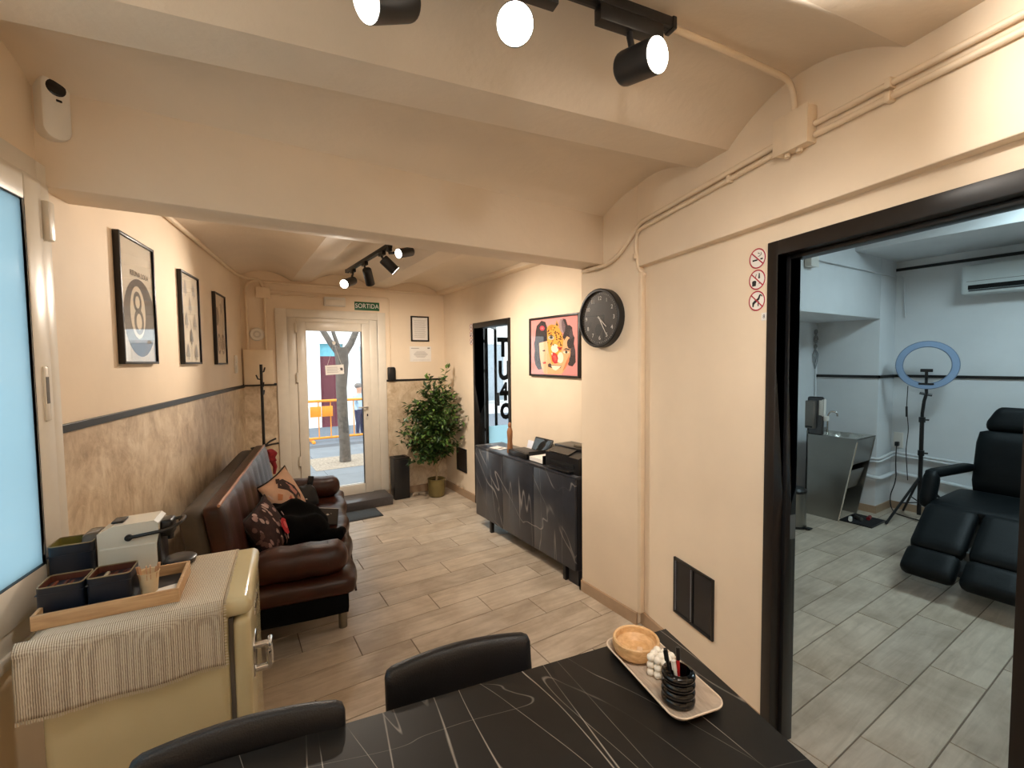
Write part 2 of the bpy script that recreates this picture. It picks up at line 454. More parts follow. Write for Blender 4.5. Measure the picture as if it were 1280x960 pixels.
# left wall with the dado, its black rail and the window opening
(lp, lr) = on_left(0, 0)
g = G().box(-3.24, 0.25, 0, 0.22, 0, 2.86).box(-5.0, -3.24, 0, 0.22, 0, 0.76).box(-5.0, -3.24, 0, 0.22, 2.275, 2.86).box(-7.6, -5.0, 0, 0.22, 0, 2.86)
wl = struct('wall_left', g, 'cream', loc=lp, rot=(0, 0, lr))
struct('dado_panel', G().box(-3.24, 0, -0.006, 0.001, 0.0, 1.365), 'stucco', wl)
struct('rail', G().box(-3.24, 0.0, -0.014, 0.001, 1.362, 1.392, 0.002), black, wl)
# back wall with the street door opening, continued as the shop front of the side room
g = G().box(-0.3, 0.464, 5.36, 5.58, 0, 2.86).box(0.464, 1.615, 5.36, 5.58, 2.176, 2.86).box(0.464, 1.615, 5.36, 5.58, -0.05, 0.085).box(1.615, 2.5, 5.36, 5.58, 0, 2.86)
g.box(2.5, 4.4, 5.36, 5.58, 2.42, 2.86)
wb = struct('wall_back', g, 'cream')
struct('dado_panel', G().box(0.12, 0.458, 5.354, 5.361, 0, 1.375), 'stucco', wb)
struct('dado_panel', G().box(1.622, 2.37, 5.354, 5.361, 0, 1.375), 'stucco', wb)
struct('rail', G().box(0.12, 0.460, 5.346, 5.361, 1.374, 1.398, 0.002), black, wb)
struct('rail', G().box(1.62, 2.37, 5.346, 5.361, 1.374, 1.398, 0.002), black, wb)
# far right wall with the doorway to the side room
g = G().box(2.37, 2.47, 4.549, 5.36, 0, 2.86).box(2.37, 2.47, 3.782, 4.549, 2.023, 2.86).box(2.37, 2.47, 2.30, 3.782, 0, 2.86)
struct('wall_right', g, 'cream')
struct('wall_pillar', G().box(2.06, 2.52, 1.88, 2.385, 0, 2.86, 0.008), 'cream', smooth=True)
# near right wall (treatment room door), upper half standing slightly proud
(np_, nr) = on_near(0, 0)
g = G().box(-0.06, 0.861, 0, 0.085, 0, 2.86).box(0.861, 1.74, 0, 0.085, 2.066, 2.86).box(1.74, 3.9, 0, 0.085, 0, 2.86)
wn = struct('wall_near_right', g, 'cream', loc=np_, rot=(0, 0, nr))
struct('upper_course', G().box(-0.33, 3.9, -0.045, 0.02, 2.142, 2.86, 0.004), 'cream', wn)
struct('wall_front', G().box(-2.2, 2.6, -1.9, -1.75, 0, 2.86), 'cream')
# treatment room shell
struct('wall_treatment_left', G().box(2.3, 6.1, 2.5, 2.6, 0, 2.86), 'white_paint')
struct('wall_treatment_back', G().box(5.97, 6.1, -1.9, 2.6, 0, 2.86), 'white_paint')
struct('wall_treatment_front', G().box(1.2, 6.1, -1.95, -1.85, 0, 2.86), 'white_paint')
struct('wall_column', G().box(5.6, 6.0, 1.93, 2.52, 0, 2.86, 0.01), 'white_paint', smooth=True)
struct('wall_bulkhead', G().box(2.54, 5.6, 1.93, 2.52, 1.985, 2.86, 0.008), 'white_paint', smooth=True)
struct('wall_partition', G().box(2.54, 2.62, 1.93, 2.6, 0, 2.86), 'white_paint')
struct('ceiling_treatment', G().box(1.2, 6.1, -1.95, 2.6, 2.78, 2.88), 'white_paint')
struct('ceiling_soffit', G().box(5.0, 5.98, -1.9, 2.0, 2.585, 2.79, 0.006), 'white_paint', smooth=True)
struct('trim_1', G().box(5.955, 5.972, -1.8, 1.932, 2.488, 2.516), black, label='black strip under the soffit of the treatment room')
g = G().box(5.955, 5.972, -1.8, 1.932, 1.388, 1.416).box(5.586, 5.972, 1.915, 1.932, 1.388, 1.416).box(5.586, 5.602, 1.915, 2.5, 1.388, 1.416)
struct('trim_2', g, black, label='black rail around the treatment room wall')
struct('baseboard_treatment', G().box(5.958, 5.972, -1.8, 1.93, 0, 0.075).box(5.6, 5.972, 1.918, 1.932, 0, 0.075).box(5.587, 5.602, 1.918, 2.5, 0, 0.075).box(2.62, 5.6, 2.487, 2.502, 0, 0.075), tile_base)
# side room shell
struct('wall_side_right', G().box(4.3, 4.4, 2.55, 5.5, 0, 2.86), 'white_paint')
struct('wall_side_front', G().box(2.47, 4.4, 2.6, 2.7, 0, 2.86), 'white_paint')
struct('ceiling_side', G().box(2.42, 4.4, 2.6, 5.5, 2.62, 2.72), 'white_paint')
struct('floor_side', G().box(3.9, 4.4, 2.6, 5.4, -0.05, 0.0), tile_base)
# baseboards
struct('baseboard_back', G().box(1.62, 2.37, 5.342, 5.36, 0, 0.085), tile_base)
struct('baseboard_right', G().box(2.354, 2.37, 4.56, 5.36, 0, 0.085).box(2.354, 2.37, 2.3, 3.77, 0, 0.085), tile_base)
struct('baseboard_pillar', G().box(2.046, 2.062, 1.876, 2.395, 0, 0.075).box(2.046, 2.1, 2.38, 2.395, 0, 0.075), tile_base)
struct('baseboard_near_right', G().box(-0.02, 0.86, -0.016, 0.001, 0, 0.075), tile_base, loc=np_, rot=(0, 0, nr))
struct('baseboard_left', G().box(-3.3, 0, -0.018, 0.0, 0, 0.08), tile_base, loc=lp, rot=(0, 0, lr))
# ceilings: shallow plaster vaults between joists
def vault(g, a0, a1, b0, b1, rise, n=12, m=10, e=1.0):
    a0, a1, b0, b1 = map(Vector, (a0, a1, b0, b1))
    def fn(u, v):
        p = a0.lerp(a1, v); q = b0.lerp(b1, v); o = p.lerp(q, u)
        wd = (p - q).length
        return (o.x, o.y, o.z + rise * min(1.0, wd / 0.6) * (4 * u * (1 - u)) ** e)
    g.surf(fn, n, m)
def strip(g, a0, a1, b0, b1): vault(g, a0, a1, b0, b1, 0.0, 1, 10)
DJ = Vector((-0.989, 0.146, 0))
def jw(s, z=2.51): return RWP + RWD * s - DJ * 0.12 + Vector((0, 0, z))
def jl(s, z=2.51): return RWP + RWD * s + DJ * 2.75 + Vector((0, 0, z))
g = G()
vault(g, (2.32, 2.175, 2.50), (-0.66, 2.175, 2.53), jw(0.476), jl(0.476), 0.11)
ss = [(0.476, 0.670), (1.355, 1.549), (2.234, 2.428), (3.113, 3.307)]
for k, (a, b) in enumerate(ss):
    strip(g, jw(a), jl(a), jw(b), jl(b))
    c = ss[k + 1][0] if k + 1 < len(ss) else 4.0
    vault(g, jw(b), jl(b), jw(c), jl(c), 0.125)
struct('ceiling_near', g, 'ceiling_paint', smooth=True, ang=12)
struct('ceiling_beam', G().box(-1.1, 2.22, 2.17, 2.365, 2.205, 2.86, 0.012), 'ceiling_paint', smooth=True)
g = G()
Y0, Y1 = 2.3, 5.38
def xl(y): return 0.16 - (5.36 - y) * 0.21 - 0.03
vault(g, (2.28, Y0, 2.47), (2.28, Y1, 2.47), (1.66, Y0, 2.47), (1.66, Y1, 2.47), 0.085)
strip(g, (1.66, Y0, 2.47), (1.66, Y1, 2.47), (1.46, Y0, 2.47), (1.46, Y1, 2.47))
vault(g, (1.46, Y0, 2.47), (1.46, Y1, 2.47), (0.81, Y0, 2.47), (0.81, Y1, 2.47), 0.11)
strip(g, (0.81, Y0, 2.47), (0.81, Y1, 2.47), (0.63, Y0, 2.47), (0.63, Y1, 2.47))
vault(g, (0.63, Y0, 2.47), (0.63, Y1, 2.47), (xl(Y0), Y0, 2.47), (xl(Y1), Y1, 2.47), 0.10)
struct('ceiling', g, 'ceiling_paint', smooth=True, ang=12)
struct('trim_3', G().box(2.27, 2.38, 2.36, 5.36, 2.44, 2.52, 0.006), 'cream', label='cream ledge along the top of the far wall', smooth=True)
struct('roof_sky_block', G().prism([(-0.15, 5.7), (-1.78, -2.2), (6.3, -2.2), (6.3, 5.7)], 'z', 2.9, 3.0), 'white_paint')  # unseen slab added to keep sky light out, cut back beside the window

# window_1: white aluminium window with a frosted pane
(wp, wr) = on_left(0, 0)
w1 = sempty('window_1', 'white aluminium window with a pale blue frosted pane', wp, wr)
def framebox(g, x0, x1, z0, z1, wd, y0, y1, bev=0.004, bot=None):
    bt = wd if bot is None else bot
    g.box(x0, x0 + wd, y0, y1, z0, z1, bev).box(x1 - wd, x1, y0, y1, z0, z1, bev)
    g.box(x0 + wd, x1 - wd, y0, y1, z1 - wd, z1, bev).box(x0 + wd, x1 - wd, y0, y1, z0, z0 + bt, bev)
    return g
ob('frame', framebox(G(), -4.98, -3.24, 0.775, 2.275, 0.062, -0.022, 0.05), white_lac, w1)
s_ = ob('sash', framebox(G(), -4.915, -3.305, 0.84, 2.21, 0.09, -0.032, 0.03, 0.006, 0.125), white_lac, w1)
ob('pane', G().box(-4.83, -3.39, -0.02, -0.014, 0.962, 2.124), 'frosted_blue', w1)
ob('seal', framebox(G(), -4.835, -3.385, 0.957, 2.129, 0.009, -0.03, -0.012, 0.0), plastic_b, w1)
lk = ob('lock_plate', G().box(-3.362, -3.334, -0.038, -0.030, 1.42, 1.60, 0.006), white_lac, w1)
ob('lock_slot', G().box(-3.356, -3.342, -0.0395, -0.036, 1.478, 1.565, 0.0), M('slot_grey', srgb(92, 86, 80), 0.4), lk)
ob('hinge', G().box(-3.30, -3.262, -0.045, -0.02, 2.02, 2.15, 0.006), white_lac, w1)
ob('sill', G().box(-5.0, -3.24, -0.03, 0.03, 0.735, 0.776, 0.005), white_lac, w1)

# door_1: white street door with a clear pane
d1 = sempty('door_1', 'white framed street door with a tall clear pane')
g = G().box(0.464, 0.572, 5.335, 5.45, 0.085, 2.178, 0.004).box(1.52, 1.615, 5.335, 5.45, 0.085, 2.178, 0.004).box(0.572, 1.52, 5.335, 5.45, 2.09, 2.178, 0.004)
ob('outer_frame', g, white_lac, d1)
g = G().box(0.572, 0.662, 5.348, 5.45, 0.085, 2.09, 0.004).box(1.43, 1.52, 5.348, 5.45, 0.085, 2.09, 0.004).box(0.662, 1.43, 5.348, 5.45, 2.045, 2.09, 0.004)
ob('inner_frame', g, white_lac, d1)
leaf = ob('leaf', framebox(G(), 0.662, 1.43, 0.09, 2.045, 0.092, 5.33, 5.40, 0.006, 0.118), white_lac, d1)
ob('pane', G().box(0.75, 1.342, 5.36, 5.366, 0.2, 1.97), 'glass', d1)
ob('seal', framebox(G(), 0.750, 1.342, 0.204, 1.968, 0.006, 5.345, 5.36, 0.0), M('seal_grey', srgb(96, 90, 84), 0.6), d1)
for z in (0.55, 1.45, 1.98):
    ob('hinge', G().tube([(0.655, 5.325, z - 0.05), (0.655, 5.325, z + 0.05)], 0.011, 8), white_lac, d1)
h = ob('handle', G().tube([(1.378, 5.33, 1.09), (1.378, 5.29, 1.09), (1.33, 5.285, 1.092), (1.27, 5.285, 1.092)], 0.009, 8), M('satin_nickel', srgb(190, 186, 178), 0.3, 0.8), leaf)
ob('lock_plate', G().box(1.36, 1.396, 5.322, 5.332, 0.95, 1.14, 0.005), white_lac, leaf)
ob('keyhole', G().box(1.371, 1.385, 5.319, 5.323, 0.985, 1.012), plastic_b, leaf)
# black doorways
d2 = sempty('door_2', 'black steel doorway to the side room with the shop front')
g = G().box(2.352, 2.472, 4.515, 4.549, 0, 2.023, 0.003).box(2.352, 2.472, 3.782, 3.815, 0, 2.023, 0.003).box(2.352, 2.472, 3.815, 4.515, 1.965, 2.023, 0.003)
ob('frame', g, frame_black, d2)
d3 = sempty('door_3', 'black framed doorway to the treatment room', np_, nr)
g = G().box(0.858, 0.906, -0.012, 0.09, 0, 2.066, 0.003).box(1.632, 1.745, -0.012, 0.09, 0, 2.066, 0.003).box(0.906, 1.632, -0.012, 0.09, 2.008, 2.066, 0.003)
ob('frame', g, frame_black, d3)
g = G().box(0.906, 0.925, 0.035, 0.09, 0, 2.008, 0.002).box(1.614, 1.632, 0.035, 0.09, 0, 2.008, 0.002).box(0.925, 1.614, 0.035, 0.09, 1.99, 2.008, 0.002)
ob('door_stop', g, plastic_b, d3)
ob('strike_plate', G().box(0.9255, 0.927, 0.058, 0.085, 0.86, 0.96), steel, d3)
# window_2: black shop front of the side room
w2 = sempty('window_2', 'black framed shop front glass with lettering in the side room')
ob('frame', G().box(2.5, 2.60, 5.36, 5.42, 0, 2.42, 0.003).box(2.6, 4.3, 5.36, 5.42, 2.30, 2.42, 0.003).box(2.6, 4.3, 5.36, 5.42, 0, 0.12, 0.003).box(4.22, 4.3, 5.36, 5.42, 0.1, 2.3, 0.003), frame_black, w2)
ob('mullion', G().box(2.86, 2.905, 5.36, 5.42, 0.1, 2.3, 0.003), frame_black, w2)
ob('mullion', G().box(2.955, 3.0, 5.36, 5.42, 0.1, 2.3, 0.003), frame_black, w2)
for z in (0.66, 1.45, 1.85):
    ob('crossbar', G().box(2.60, 2.955, 5.37, 5.41, z, z + 0.045, 0.002), frame_black, w2)
lf = ob('open_leaf_frame', framebox(G(), 0, 0.88, 0.05, 2.12, 0.035, -0.02, 0.02, 0.002), frame_black, w2, loc=(2.985, 5.43, 0), rot=(0, 0, R(50)))
ob('leaf_handle', G().box(0.80, 0.86, -0.06, -0.015, 0.92, 1.12, 0.004), plastic_b, lf)
ob('pane', G().box(3.0, 4.22, 5.385, 5.391, 0.72, 2.3), 'glass', w2)
ob('frosted_pane', G().box(3.0, 4.22, 5.385, 5.391, 0.12, 0.72), 'frosted_pale', w2)
ob('pane', G().box(2.6, 2.955, 5.385, 5.391, 0.12, 2.3), 'glass', w2)
for ch, x, z, s in (('T', 3.245, 1.78, 0.34), ('U', 3.265, 1.46, 0.34), ('4', 3.255, 1.17, 0.32), ('O', 3.285, 0.90, 0.28), ('A', 3.44, 1.62, 0.34), ('A', 3.5, 1.2, 0.34)):
    text('lettering', ch, s, plastic_b, w2, (x, 5.382, z), ext=0.001, sx=0.78, bold=0.018)
# step and matting in front of the street door
struct('door_step', G().box(0.52, 1.56, 5.02, 5.36, 0.0, 0.098, 0.006), M('granite', srgb(74, 70, 70), 0.3, var=0.3, vs=160), smooth=True, label='dark granite step under the street door')

# outside: pavement, kerb, road, houses over the road
pv = struct('pavement', G().box(-6, 12, 5.58, 9.6, -0.12, -0.012), M('pavement_grey', srgb(92, 96, 100), 0.85), label='street pavement outside the door')
sl = G().box(-0.298, 0.298, -0.298, 0.298, -0.012, 0, 0.003).mesh('paving_slab'); sl.materials.append(M('slab_grey', srgb(122, 128, 132), 0.8, var=0.06, vs=3))
for i in range(-1, 10):
    for j in range(6):
        cx, cy = 0.3 + i * 0.6, 5.9 + j * 0.6
        if abs(cx - 1.6) < 0.55 and abs(cy - 7.7) < 0.5: continue
        o = bpy.data.objects.new('paving_slab', sl); C.objects.link(o); o.parent = pv; o.location = (cx, cy, 0)
struct('road', G().box(-14, 20, 9.6, 12.5, -0.14, -0.05), M('asphalt', srgb(112, 120, 128), 0.9, var=0.12, vs=60), label='asphalt street beyond the pavement')
hs = struct('wall_street', G().box(-14, 2.08, 12.5, 12.9, -0.1, 9).box(2.08, 2.66, 12.5, 12.9, 2.1, 9).box(2.66, 20, 12.5, 12.9, -0.1, 9).box(2.08, 2.66, 12.7, 12.9, -0.1, 2.1), M('house_white', srgb(232, 232, 226), 0.85, var=0.05, vs=1.0), label='pale house front over the road')
struct('door_4', G().box(2.09, 2.65, 12.62, 12.7, -0.1, 1.78, 0.01), M('maroon_paint', srgb(104, 48, 56), 0.6), label='maroon house door over the road')
struct('window_3', G().box(2.09, 2.65, 12.64, 12.7, 1.78, 2.1), M('transom_blue', srgb(120, 190, 205), 0.3), label='blue transom above the maroon door')
for i, (x0, x1, z0, z1) in enumerate(((0.9, 1.75, 0.7, 2.0), (3.0, 3.9, 0.6, 2.1), (4.6, 5.6, 0.4, 2.2), (6.4, 7.6, 0.3, 2.2))):
    q = struct('window_%d' % (4 + i), framebox(G(), x0, x1, z0, z1, 0.07, 12.46, 12.52, 0.005), M('house_trim', srgb(205, 205, 200), 0.7), label='framed house window over the road')
    struct('pane', G().box(x0 + 0.06, x1 - 0.06, 12.48, 12.495, z0 + 0.06, z1 - 0.06), M('dark_pane', srgb(150, 162, 168), 0.1), q)

# ================================================================== CEILING LIGHTS
lens_lit = emis('lens_lit', (1.0, 0.92, 0.80), 5.0)
lens_off = M('lens_off', srgb(60, 56, 52), 0.3)
def track(name, label, p0, p1, wd=0.034, ht=0.03):
    p0, p1 = Vector(p0), Vector(p1); d = p1 - p0; L = d.length
    t = thing(name, label, 'light track', p0, math.atan2(d.y, d.x))
    ob('rail', G().box(0, L, -wd / 2, wd / 2, -ht / 2, ht / 2, 0.002), black, t)
    ob('groove', G().box(0.01, L - 0.01, -0.006, 0.006, -ht / 2 - 0.001, -ht / 2 + 0.001), M('groove_black', srgb(8, 8, 8), 0.6), t)
    ob('end_cap', G().box(-0.012, 0.004, -wd / 2 - 0.002, wd / 2 + 0.002, -ht / 2 - 0.003, ht / 2 + 0.003, 0.003), plastic_b, t)
    ob('end_cap', G().box(L - 0.004, L + 0.012, -wd / 2 - 0.002, wd / 2 + 0.002, -ht / 2 - 0.003, ht / 2 + 0.003, 0.003), plastic_b, t)
    return t
def spot(label, mount, back, lens, r, watts, tdir, group, ad=(0.13, 0.03, 0.032), col=None, ang=None):
    mount, back, lens = Vector(mount), Vector(back), Vector(lens)
    ax = (lens - back).normalized()
    t = thing('track_spotlight', label, 'spotlight', mount, 0, group)
    rz = math.atan2(tdir[1], tdir[0])
    ob('adapter', G().box(-ad[0] / 2, ad[0] / 2, -ad[1] / 2, ad[1] / 2, -ad[2], 0, 0.003), black, t, rot=(0, 0, rz))
    mid = back.lerp(lens, 0.38) - mount
    ob('stem', G().tube([(mid.x, mid.y, -ad[2] + 0.004), (mid.x * 0.5 + mid.x * 0.5, mid.y, mid.z)] if abs(mid.x) + abs(mid.y) < 0.02 else [(0, 0, -ad[2] + 0.004), (0, 0, -ad[2] - 0.012), tuple(mid)], 0.0095, 10), black, t)
    q = ax.to_track_quat('Z', 'Y').to_matrix().to_4x4(); q.translation = back - mount
    L = (lens - back).length
    can = ob('can', G().lathe([(0.0, 0), (r * 0.86, 0), (r * 0.97, L * 0.04), (r, L * 0.1), (r, L), (r * 0.93, L), (r * 0.9, L - 0.012), (r * 0.2, L - 0.016), (0, L - 0.016)], 28, mat=q, close=False), black, t)
    ob('lens', G().lathe([(0, L - 0.012), (r * 0.84, L - 0.012), (r * 0.9, L - 0.002), (r * 0.955, L + 0.001)], 28, mat=q, close=False), lens_lit, can)
    ld = bpy.data.lights.new('spot_lamp', 'SPOT'); ld.energy = watts; ld.color = col or WARM; ld.spot_size = R(120 if ang is None else ang); ld.spot_blend = 1.0; ld.shadow_soft_size = r * 0.8
    lo = bpy.data.objects.new('spot_lamp', ld); C.objects.link(lo); lo.parent = t
    lo.matrix_local = Matrix.Translation(lens - mount + ax * 0.02) @ (-ax).to_track_quat('Z', 'Y').to_matrix().to_4x4()
    return t
TA0, TA1 = Vector((1.168, 0.945, 2.60)), Vector((0.05, 1.12, 2.60))
track('light_track', 'black ceiling track in the near vault above the table', TA0, TA1)
td = (TA1 - TA0).normalized()
def ta(k): return tuple(TA0.lerp(TA1, k) + Vector((0, 0, -0.015)))
spot('black spotlight at the conduit end of the near track, lens turned aside', ta(0.13), (1.022, 0.995, 2.452), (1.028, 0.872, 2.428), 0.046, SPOT_NEAR, td, 'spotlights on the near track', (0.22, 0.034, 0.045), NEUTRAL)
spot('spotlight of the near track shining straight at the viewer', ta(0.44), (0.688, 1.058, 2.489), (0.626, 0.963, 2.415), 0.046, SPOT_NEAR, td, 'spotlights on the near track', (0.22, 0.034, 0.045), NEUTRAL)
spot('spotlight of the near track cut by the upper picture edge, turned towards the window', ta(0.72), (0.412, 1.103, 2.478), (0.300, 1.075, 2.415), 0.046, SPOT_NEAR, td, 'spotlights on the near track', (0.22, 0.034, 0.045), NEUTRAL)
TC0, TC1 = Vector((1.22, 0.035, 2.60)), Vector((-0.05, 0.225, 2.60))  # track and spots added out of view to brighten the right wall
track('light_track', 'black ceiling track added behind the viewer for fill light', TC0, TC1)
td = (TC1 - TC0).normalized()
for lab, k, aim, pw in (('added rear fill spotlight aimed at the wall beside the treatment door', 0.45, (1.95, 1.5, 0.75), 1.15), ('added rear fill spotlight aimed at the pillar', 0.72, (2.0, 2.1, 0.9), 1.15)):
    mp_ = TC0.lerp(TC1, k) + Vector((0, 0, -0.015)); cn = mp_ + Vector((0, 0, -0.13)); dr = (Vector(aim) - cn).normalized()
    spot(lab, tuple(mp_), tuple(cn - dr * 0.06), tuple(cn + dr * 0.06), 0.046, SPOT_FILL * pw, td, 'added fill spotlights on the rear track', (0.22, 0.034, 0.045), NEUTRAL, 88)
TB0, TB1 = Vector((1.045, 4.64, 2.49)), Vector((1.098, 3.47, 2.49))
track('light_track', 'black ceiling track in the front room by the street door', TB0, TB1)
td = (TB1 - TB0).normalized()
def tb(k): return tuple(TB0.lerp(TB1, k) + Vector((0, 0, -0.015)))
gB = 'spotlights on the far track'
spot('lit spotlight on the far track end nearest the exit sign', tb(0.16), (1.02, 4.29, 2.345), (0.905, 4.15, 2.283), 0.038, SPOT_FAR * 1.3, td, gB, (0.1, 0.03, 0.03), None, 86)
spot('second far track spotlight, black can pointing away and down', tb(0.47), (1.04, 3.92, 2.385), (1.09, 4.00, 2.275), 0.038, SPOT_FAR * 1.25, td, gB, (0.1, 0.03, 0.03))
spot('third far track spotlight, black can tilted down to the sideboard', tb(0.85), (1.028, 3.42, 2.372), (1.118, 3.405, 2.288), 0.038, SPOT_FAR * 1.5, td, gB, (0.1, 0.03, 0.03))
spot('lit spotlight on the far track end nearest the beam', tb(0.99), (1.215, 3.31, 2.425), (1.095, 3.26, 2.385), 0.034, SPOT_FAR * 0.2, td, gB, (0.05, 0.03, 0.03))
# treatment room: panel lamp added out of view to light the room
t = thing('added_panel_lamp', 'unseen square white ceiling panel added to light the treatment room', 'added ceiling lamp', (4.5, 0.45, 2.78))
ob('housing', G().box(-0.32, 0.32, -0.32, 0.32, -0.02, 0, 0.003), plastic_w, t)
ob('diffuser', G().box(-0.3, 0.3, -0.3, 0.3, -0.022, -0.018), emis('added_panel_light', (0.68, 0.92, 1.0), ADDED_PANEL * 4), t)

# ================================================================== CONDUITS AND BOXES
def bend(pts, r=0.04, n=5):
    """round the corners of a polyline"""
    P = [Vector(p) for p in pts]; out = [P[0]]
    for i in range(1, len(P) - 1):
        a, b, c = P[i - 1], P[i], P[i + 1]
        d0 = (a - b); d1 = (c - b); q = min(r, d0.length * 0.45, d1.length * 0.45)
        s0 = b + d0.normalized() * q; s1 = b + d1.normalized() * q
        for k in range(n + 1):
            u = k / n
            out.append(s0.lerp(b, u).lerp(b.lerp(s1, u), u))
    out.append(P[-1])
    return out
def conduit(label, pts, r=0.0105, br=0.04, clips=(), loc=(0, 0, 0), rz=0.0, mat=None, name='conduit', cat='conduit'):
    t = thing(name, label, cat, loc, rz)
    ob('pipe', G().tube(bend(pts, br), r, 10), mat or conduit_m, t)
    for c in clips:
        ob('clip', G().box(c[0] - 0.008, c[0] + 0.008, c[1] - r - 0.004, c[1] + r + 0.008, c[2] - r - 0.005, c[2] + r + 0.005, 0.002), mat or conduit_m, t)
    return t
Yc = -0.058
conduit('upper of two cream conduits running from the wall box over the treatment door', [(1.09, Yc, 2.420), (2.6, Yc, 2.418)], clips=[(1.33, Yc, 2.42)], loc=np_, rz=nr)
conduit('lower of two cream conduits running from the wall box over the treatment door', [(1.09, Yc, 2.381), (2.6, Yc, 2.379)], clips=[(1.33, Yc, 2.38)], loc=np_, rz=nr)
conduit('cream conduit from the wall box down to the pillar edge', [(0.96, Yc, 2.385), (0.0, Yc, 2.344), (-0.012, Yc, 2.25), (-0.01, Yc + 0.02, 2.12), (0.012, Yc + 0.05, 2.09)], br=0.05, clips=[(0.7, Yc, 2.374), (-0.012, Yc, 2.2)], loc=np_, rz=nr)
conduit('cream conduit from the wall box bending under the big beam', [tuple(RWP + RWD * 0.96 - RWN * 0.058 + Vector((0, 0, 2.415))), tuple(RWP + RWD * 0.03 - RWN * 0.058 + Vector((0, 0, 2.380))), (2.036, 1.93, 2.30), (2.034, 2.02, 2.225), (2.034, 2.12, 2.190), (2.036, 2.34, 2.189)], r=0.013, br=0.05)
conduit('cream conduit crossing the near vault from the track to the wall box', [(1.112, -0.70, 2.602), (1.06, -0.40, 2.612), (1.02, -0.085, 2.60), (1.02, -0.068, 2.47)], br=0.07, loc=np_, rz=nr)
t = thing('junction_box', 'cream junction box under the near vault above the right wall', 'junction box', tuple(RWP + RWD * 1.02 + Vector((0, 0, 2.42))), nr)
ob('body', G().box(-0.068, 0.068, -0.088, -0.045, -0.064, 0.066, 0.004), conduit_m, t)
ob('lid', G().box(-0.071, 0.071, -0.096, -0.088, -0.067, 0.069, 0.003), conduit_m, t)
for x in (-0.03, 0.02):
    ob('gland', G().tube([(x, -0.068, -0.062), (x, -0.068, -0.078)], 0.011, 8), conduit_m, t)
# vertical cable duct at the pillar edge
tag(ob('cable_duct', G().box(2.062, 2.098, 1.858, 1.884, 0.075, 2.11, 0.003), conduit_m), 'cream vertical cable duct in the corner beside the pillar', 'cable duct')
# front room: conduits and boxes
bp = on_back(0, 0)[0]
conduit('cream conduit along the top of the left wall into the small box', [tuple(LWC - LWU * 3.0 + LWN * 0.02 + Vector((0, 0, 2.46))), tuple(LWC - LWU * 0.35 + LWN * 0.02 + Vector((0, 0, 2.455))), (0.20, 5.335, 2.46), (0.335, 5.335, 2.46), (0.365, 5.335, 2.38)], r=0.015, br=0.10)
conduit('cream conduit arching from the fuse box and along the back wall top', [(0.212, 5.34, 1.745), (0.208, 5.34, 2.44), (0.43, 5.34, 2.44), (2.36, 5.34, 2.44)], r=0.014, br=0.16)
conduit('cream conduit between the small box and the fuse box', [(0.375, 5.34, 2.28), (0.375, 5.34, 1.745)], r=0.013)
conduit('thin cream conduit from the small box to the black wall unit', [(0.42, 5.344, 2.355), (1.664, 5.344, 2.355), (1.668, 5.344, 1.53)], r=0.007, br=0.03)
conduit('thin cream conduit from the small box to the emergency lamp', [(0.42, 5.344, 2.318), (1.02, 5.344, 2.318)], r=0.007)
t = thing('junction_box', 'small cream junction box over the fuse box beside the street door', 'junction box', (0.36, 5.36, 2.325))
ob('body', G().box(-0.062, 0.062, -0.045, 0, -0.052, 0.052, 0.004), conduit_m, t)
ob('lid', G().box(-0.065, 0.065, -0.051, -0.045, -0.055, 0.055, 0.002), conduit_m, t)
t = thing('fuse_box', 'cream flat fuse box beside the street door above the rail', 'fuse box', (0.297, 5.36, 1.568))
ob('body', G().box(-0.134, 0.134, -0.05, 0, -0.178, 0.178, 0.004), conduit_m, t)
ob('door', G().box(-0.128, 0.128, -0.058, -0.05, -0.172, 0.172, 0.003), M('fuse_cream', srgb(234, 216, 188), 0.45, var=0.02), t)
t = thing('round_cover', 'round white wall disc above the fuse box', 'wall cover', (0.295, 5.36, 1.902))
ob('disc', G().lathe([(0, 0), (0.068, 0), (0.068, 0.018), (0.058, 0.028), (0, 0.03)], 28, mat=Matrix.Rotation(R(90), 4, 'X'), close=False), plastic_w, t)
ob('grille', G().lathe([(0.02, 0.0305), (0.036, 0.0305)], 24, mat=Matrix.Rotation(R(90), 4, 'X'), close=False), M('grille_grey', srgb(200, 196, 188), 0.5), t)
t = thing('black_wall_unit', 'small black box hanging on the rail beside the street door', 'wall unit', (1.672, 5.36, 1.39))
ob('body', G().box(-0.042, 0.042, -0.06, 0, 0.002, 0.148, 0.006), plastic_b, t)
ob('cap', G().box(-0.034, 0.034, -0.052, -0.006, 0.148, 0.156, 0.003), M('cap_grey', srgb(60, 58, 56), 0.5), t)
t = thing('light_switch', 'white switch plate on the left wall near the fuse box', 'switch', *on_left(0.345, 1.60))
ob('plate', G().box(-0.045, 0.045, -0.012, 0, -0.085, 0.085, 0.004), plastic_w, t)
for z in (-0.04, 0.04):
    ob('rocker', G().box(-0.03, 0.03, -0.018, -0.01, z - 0.032, z + 0.032, 0.003), plastic_w, t)
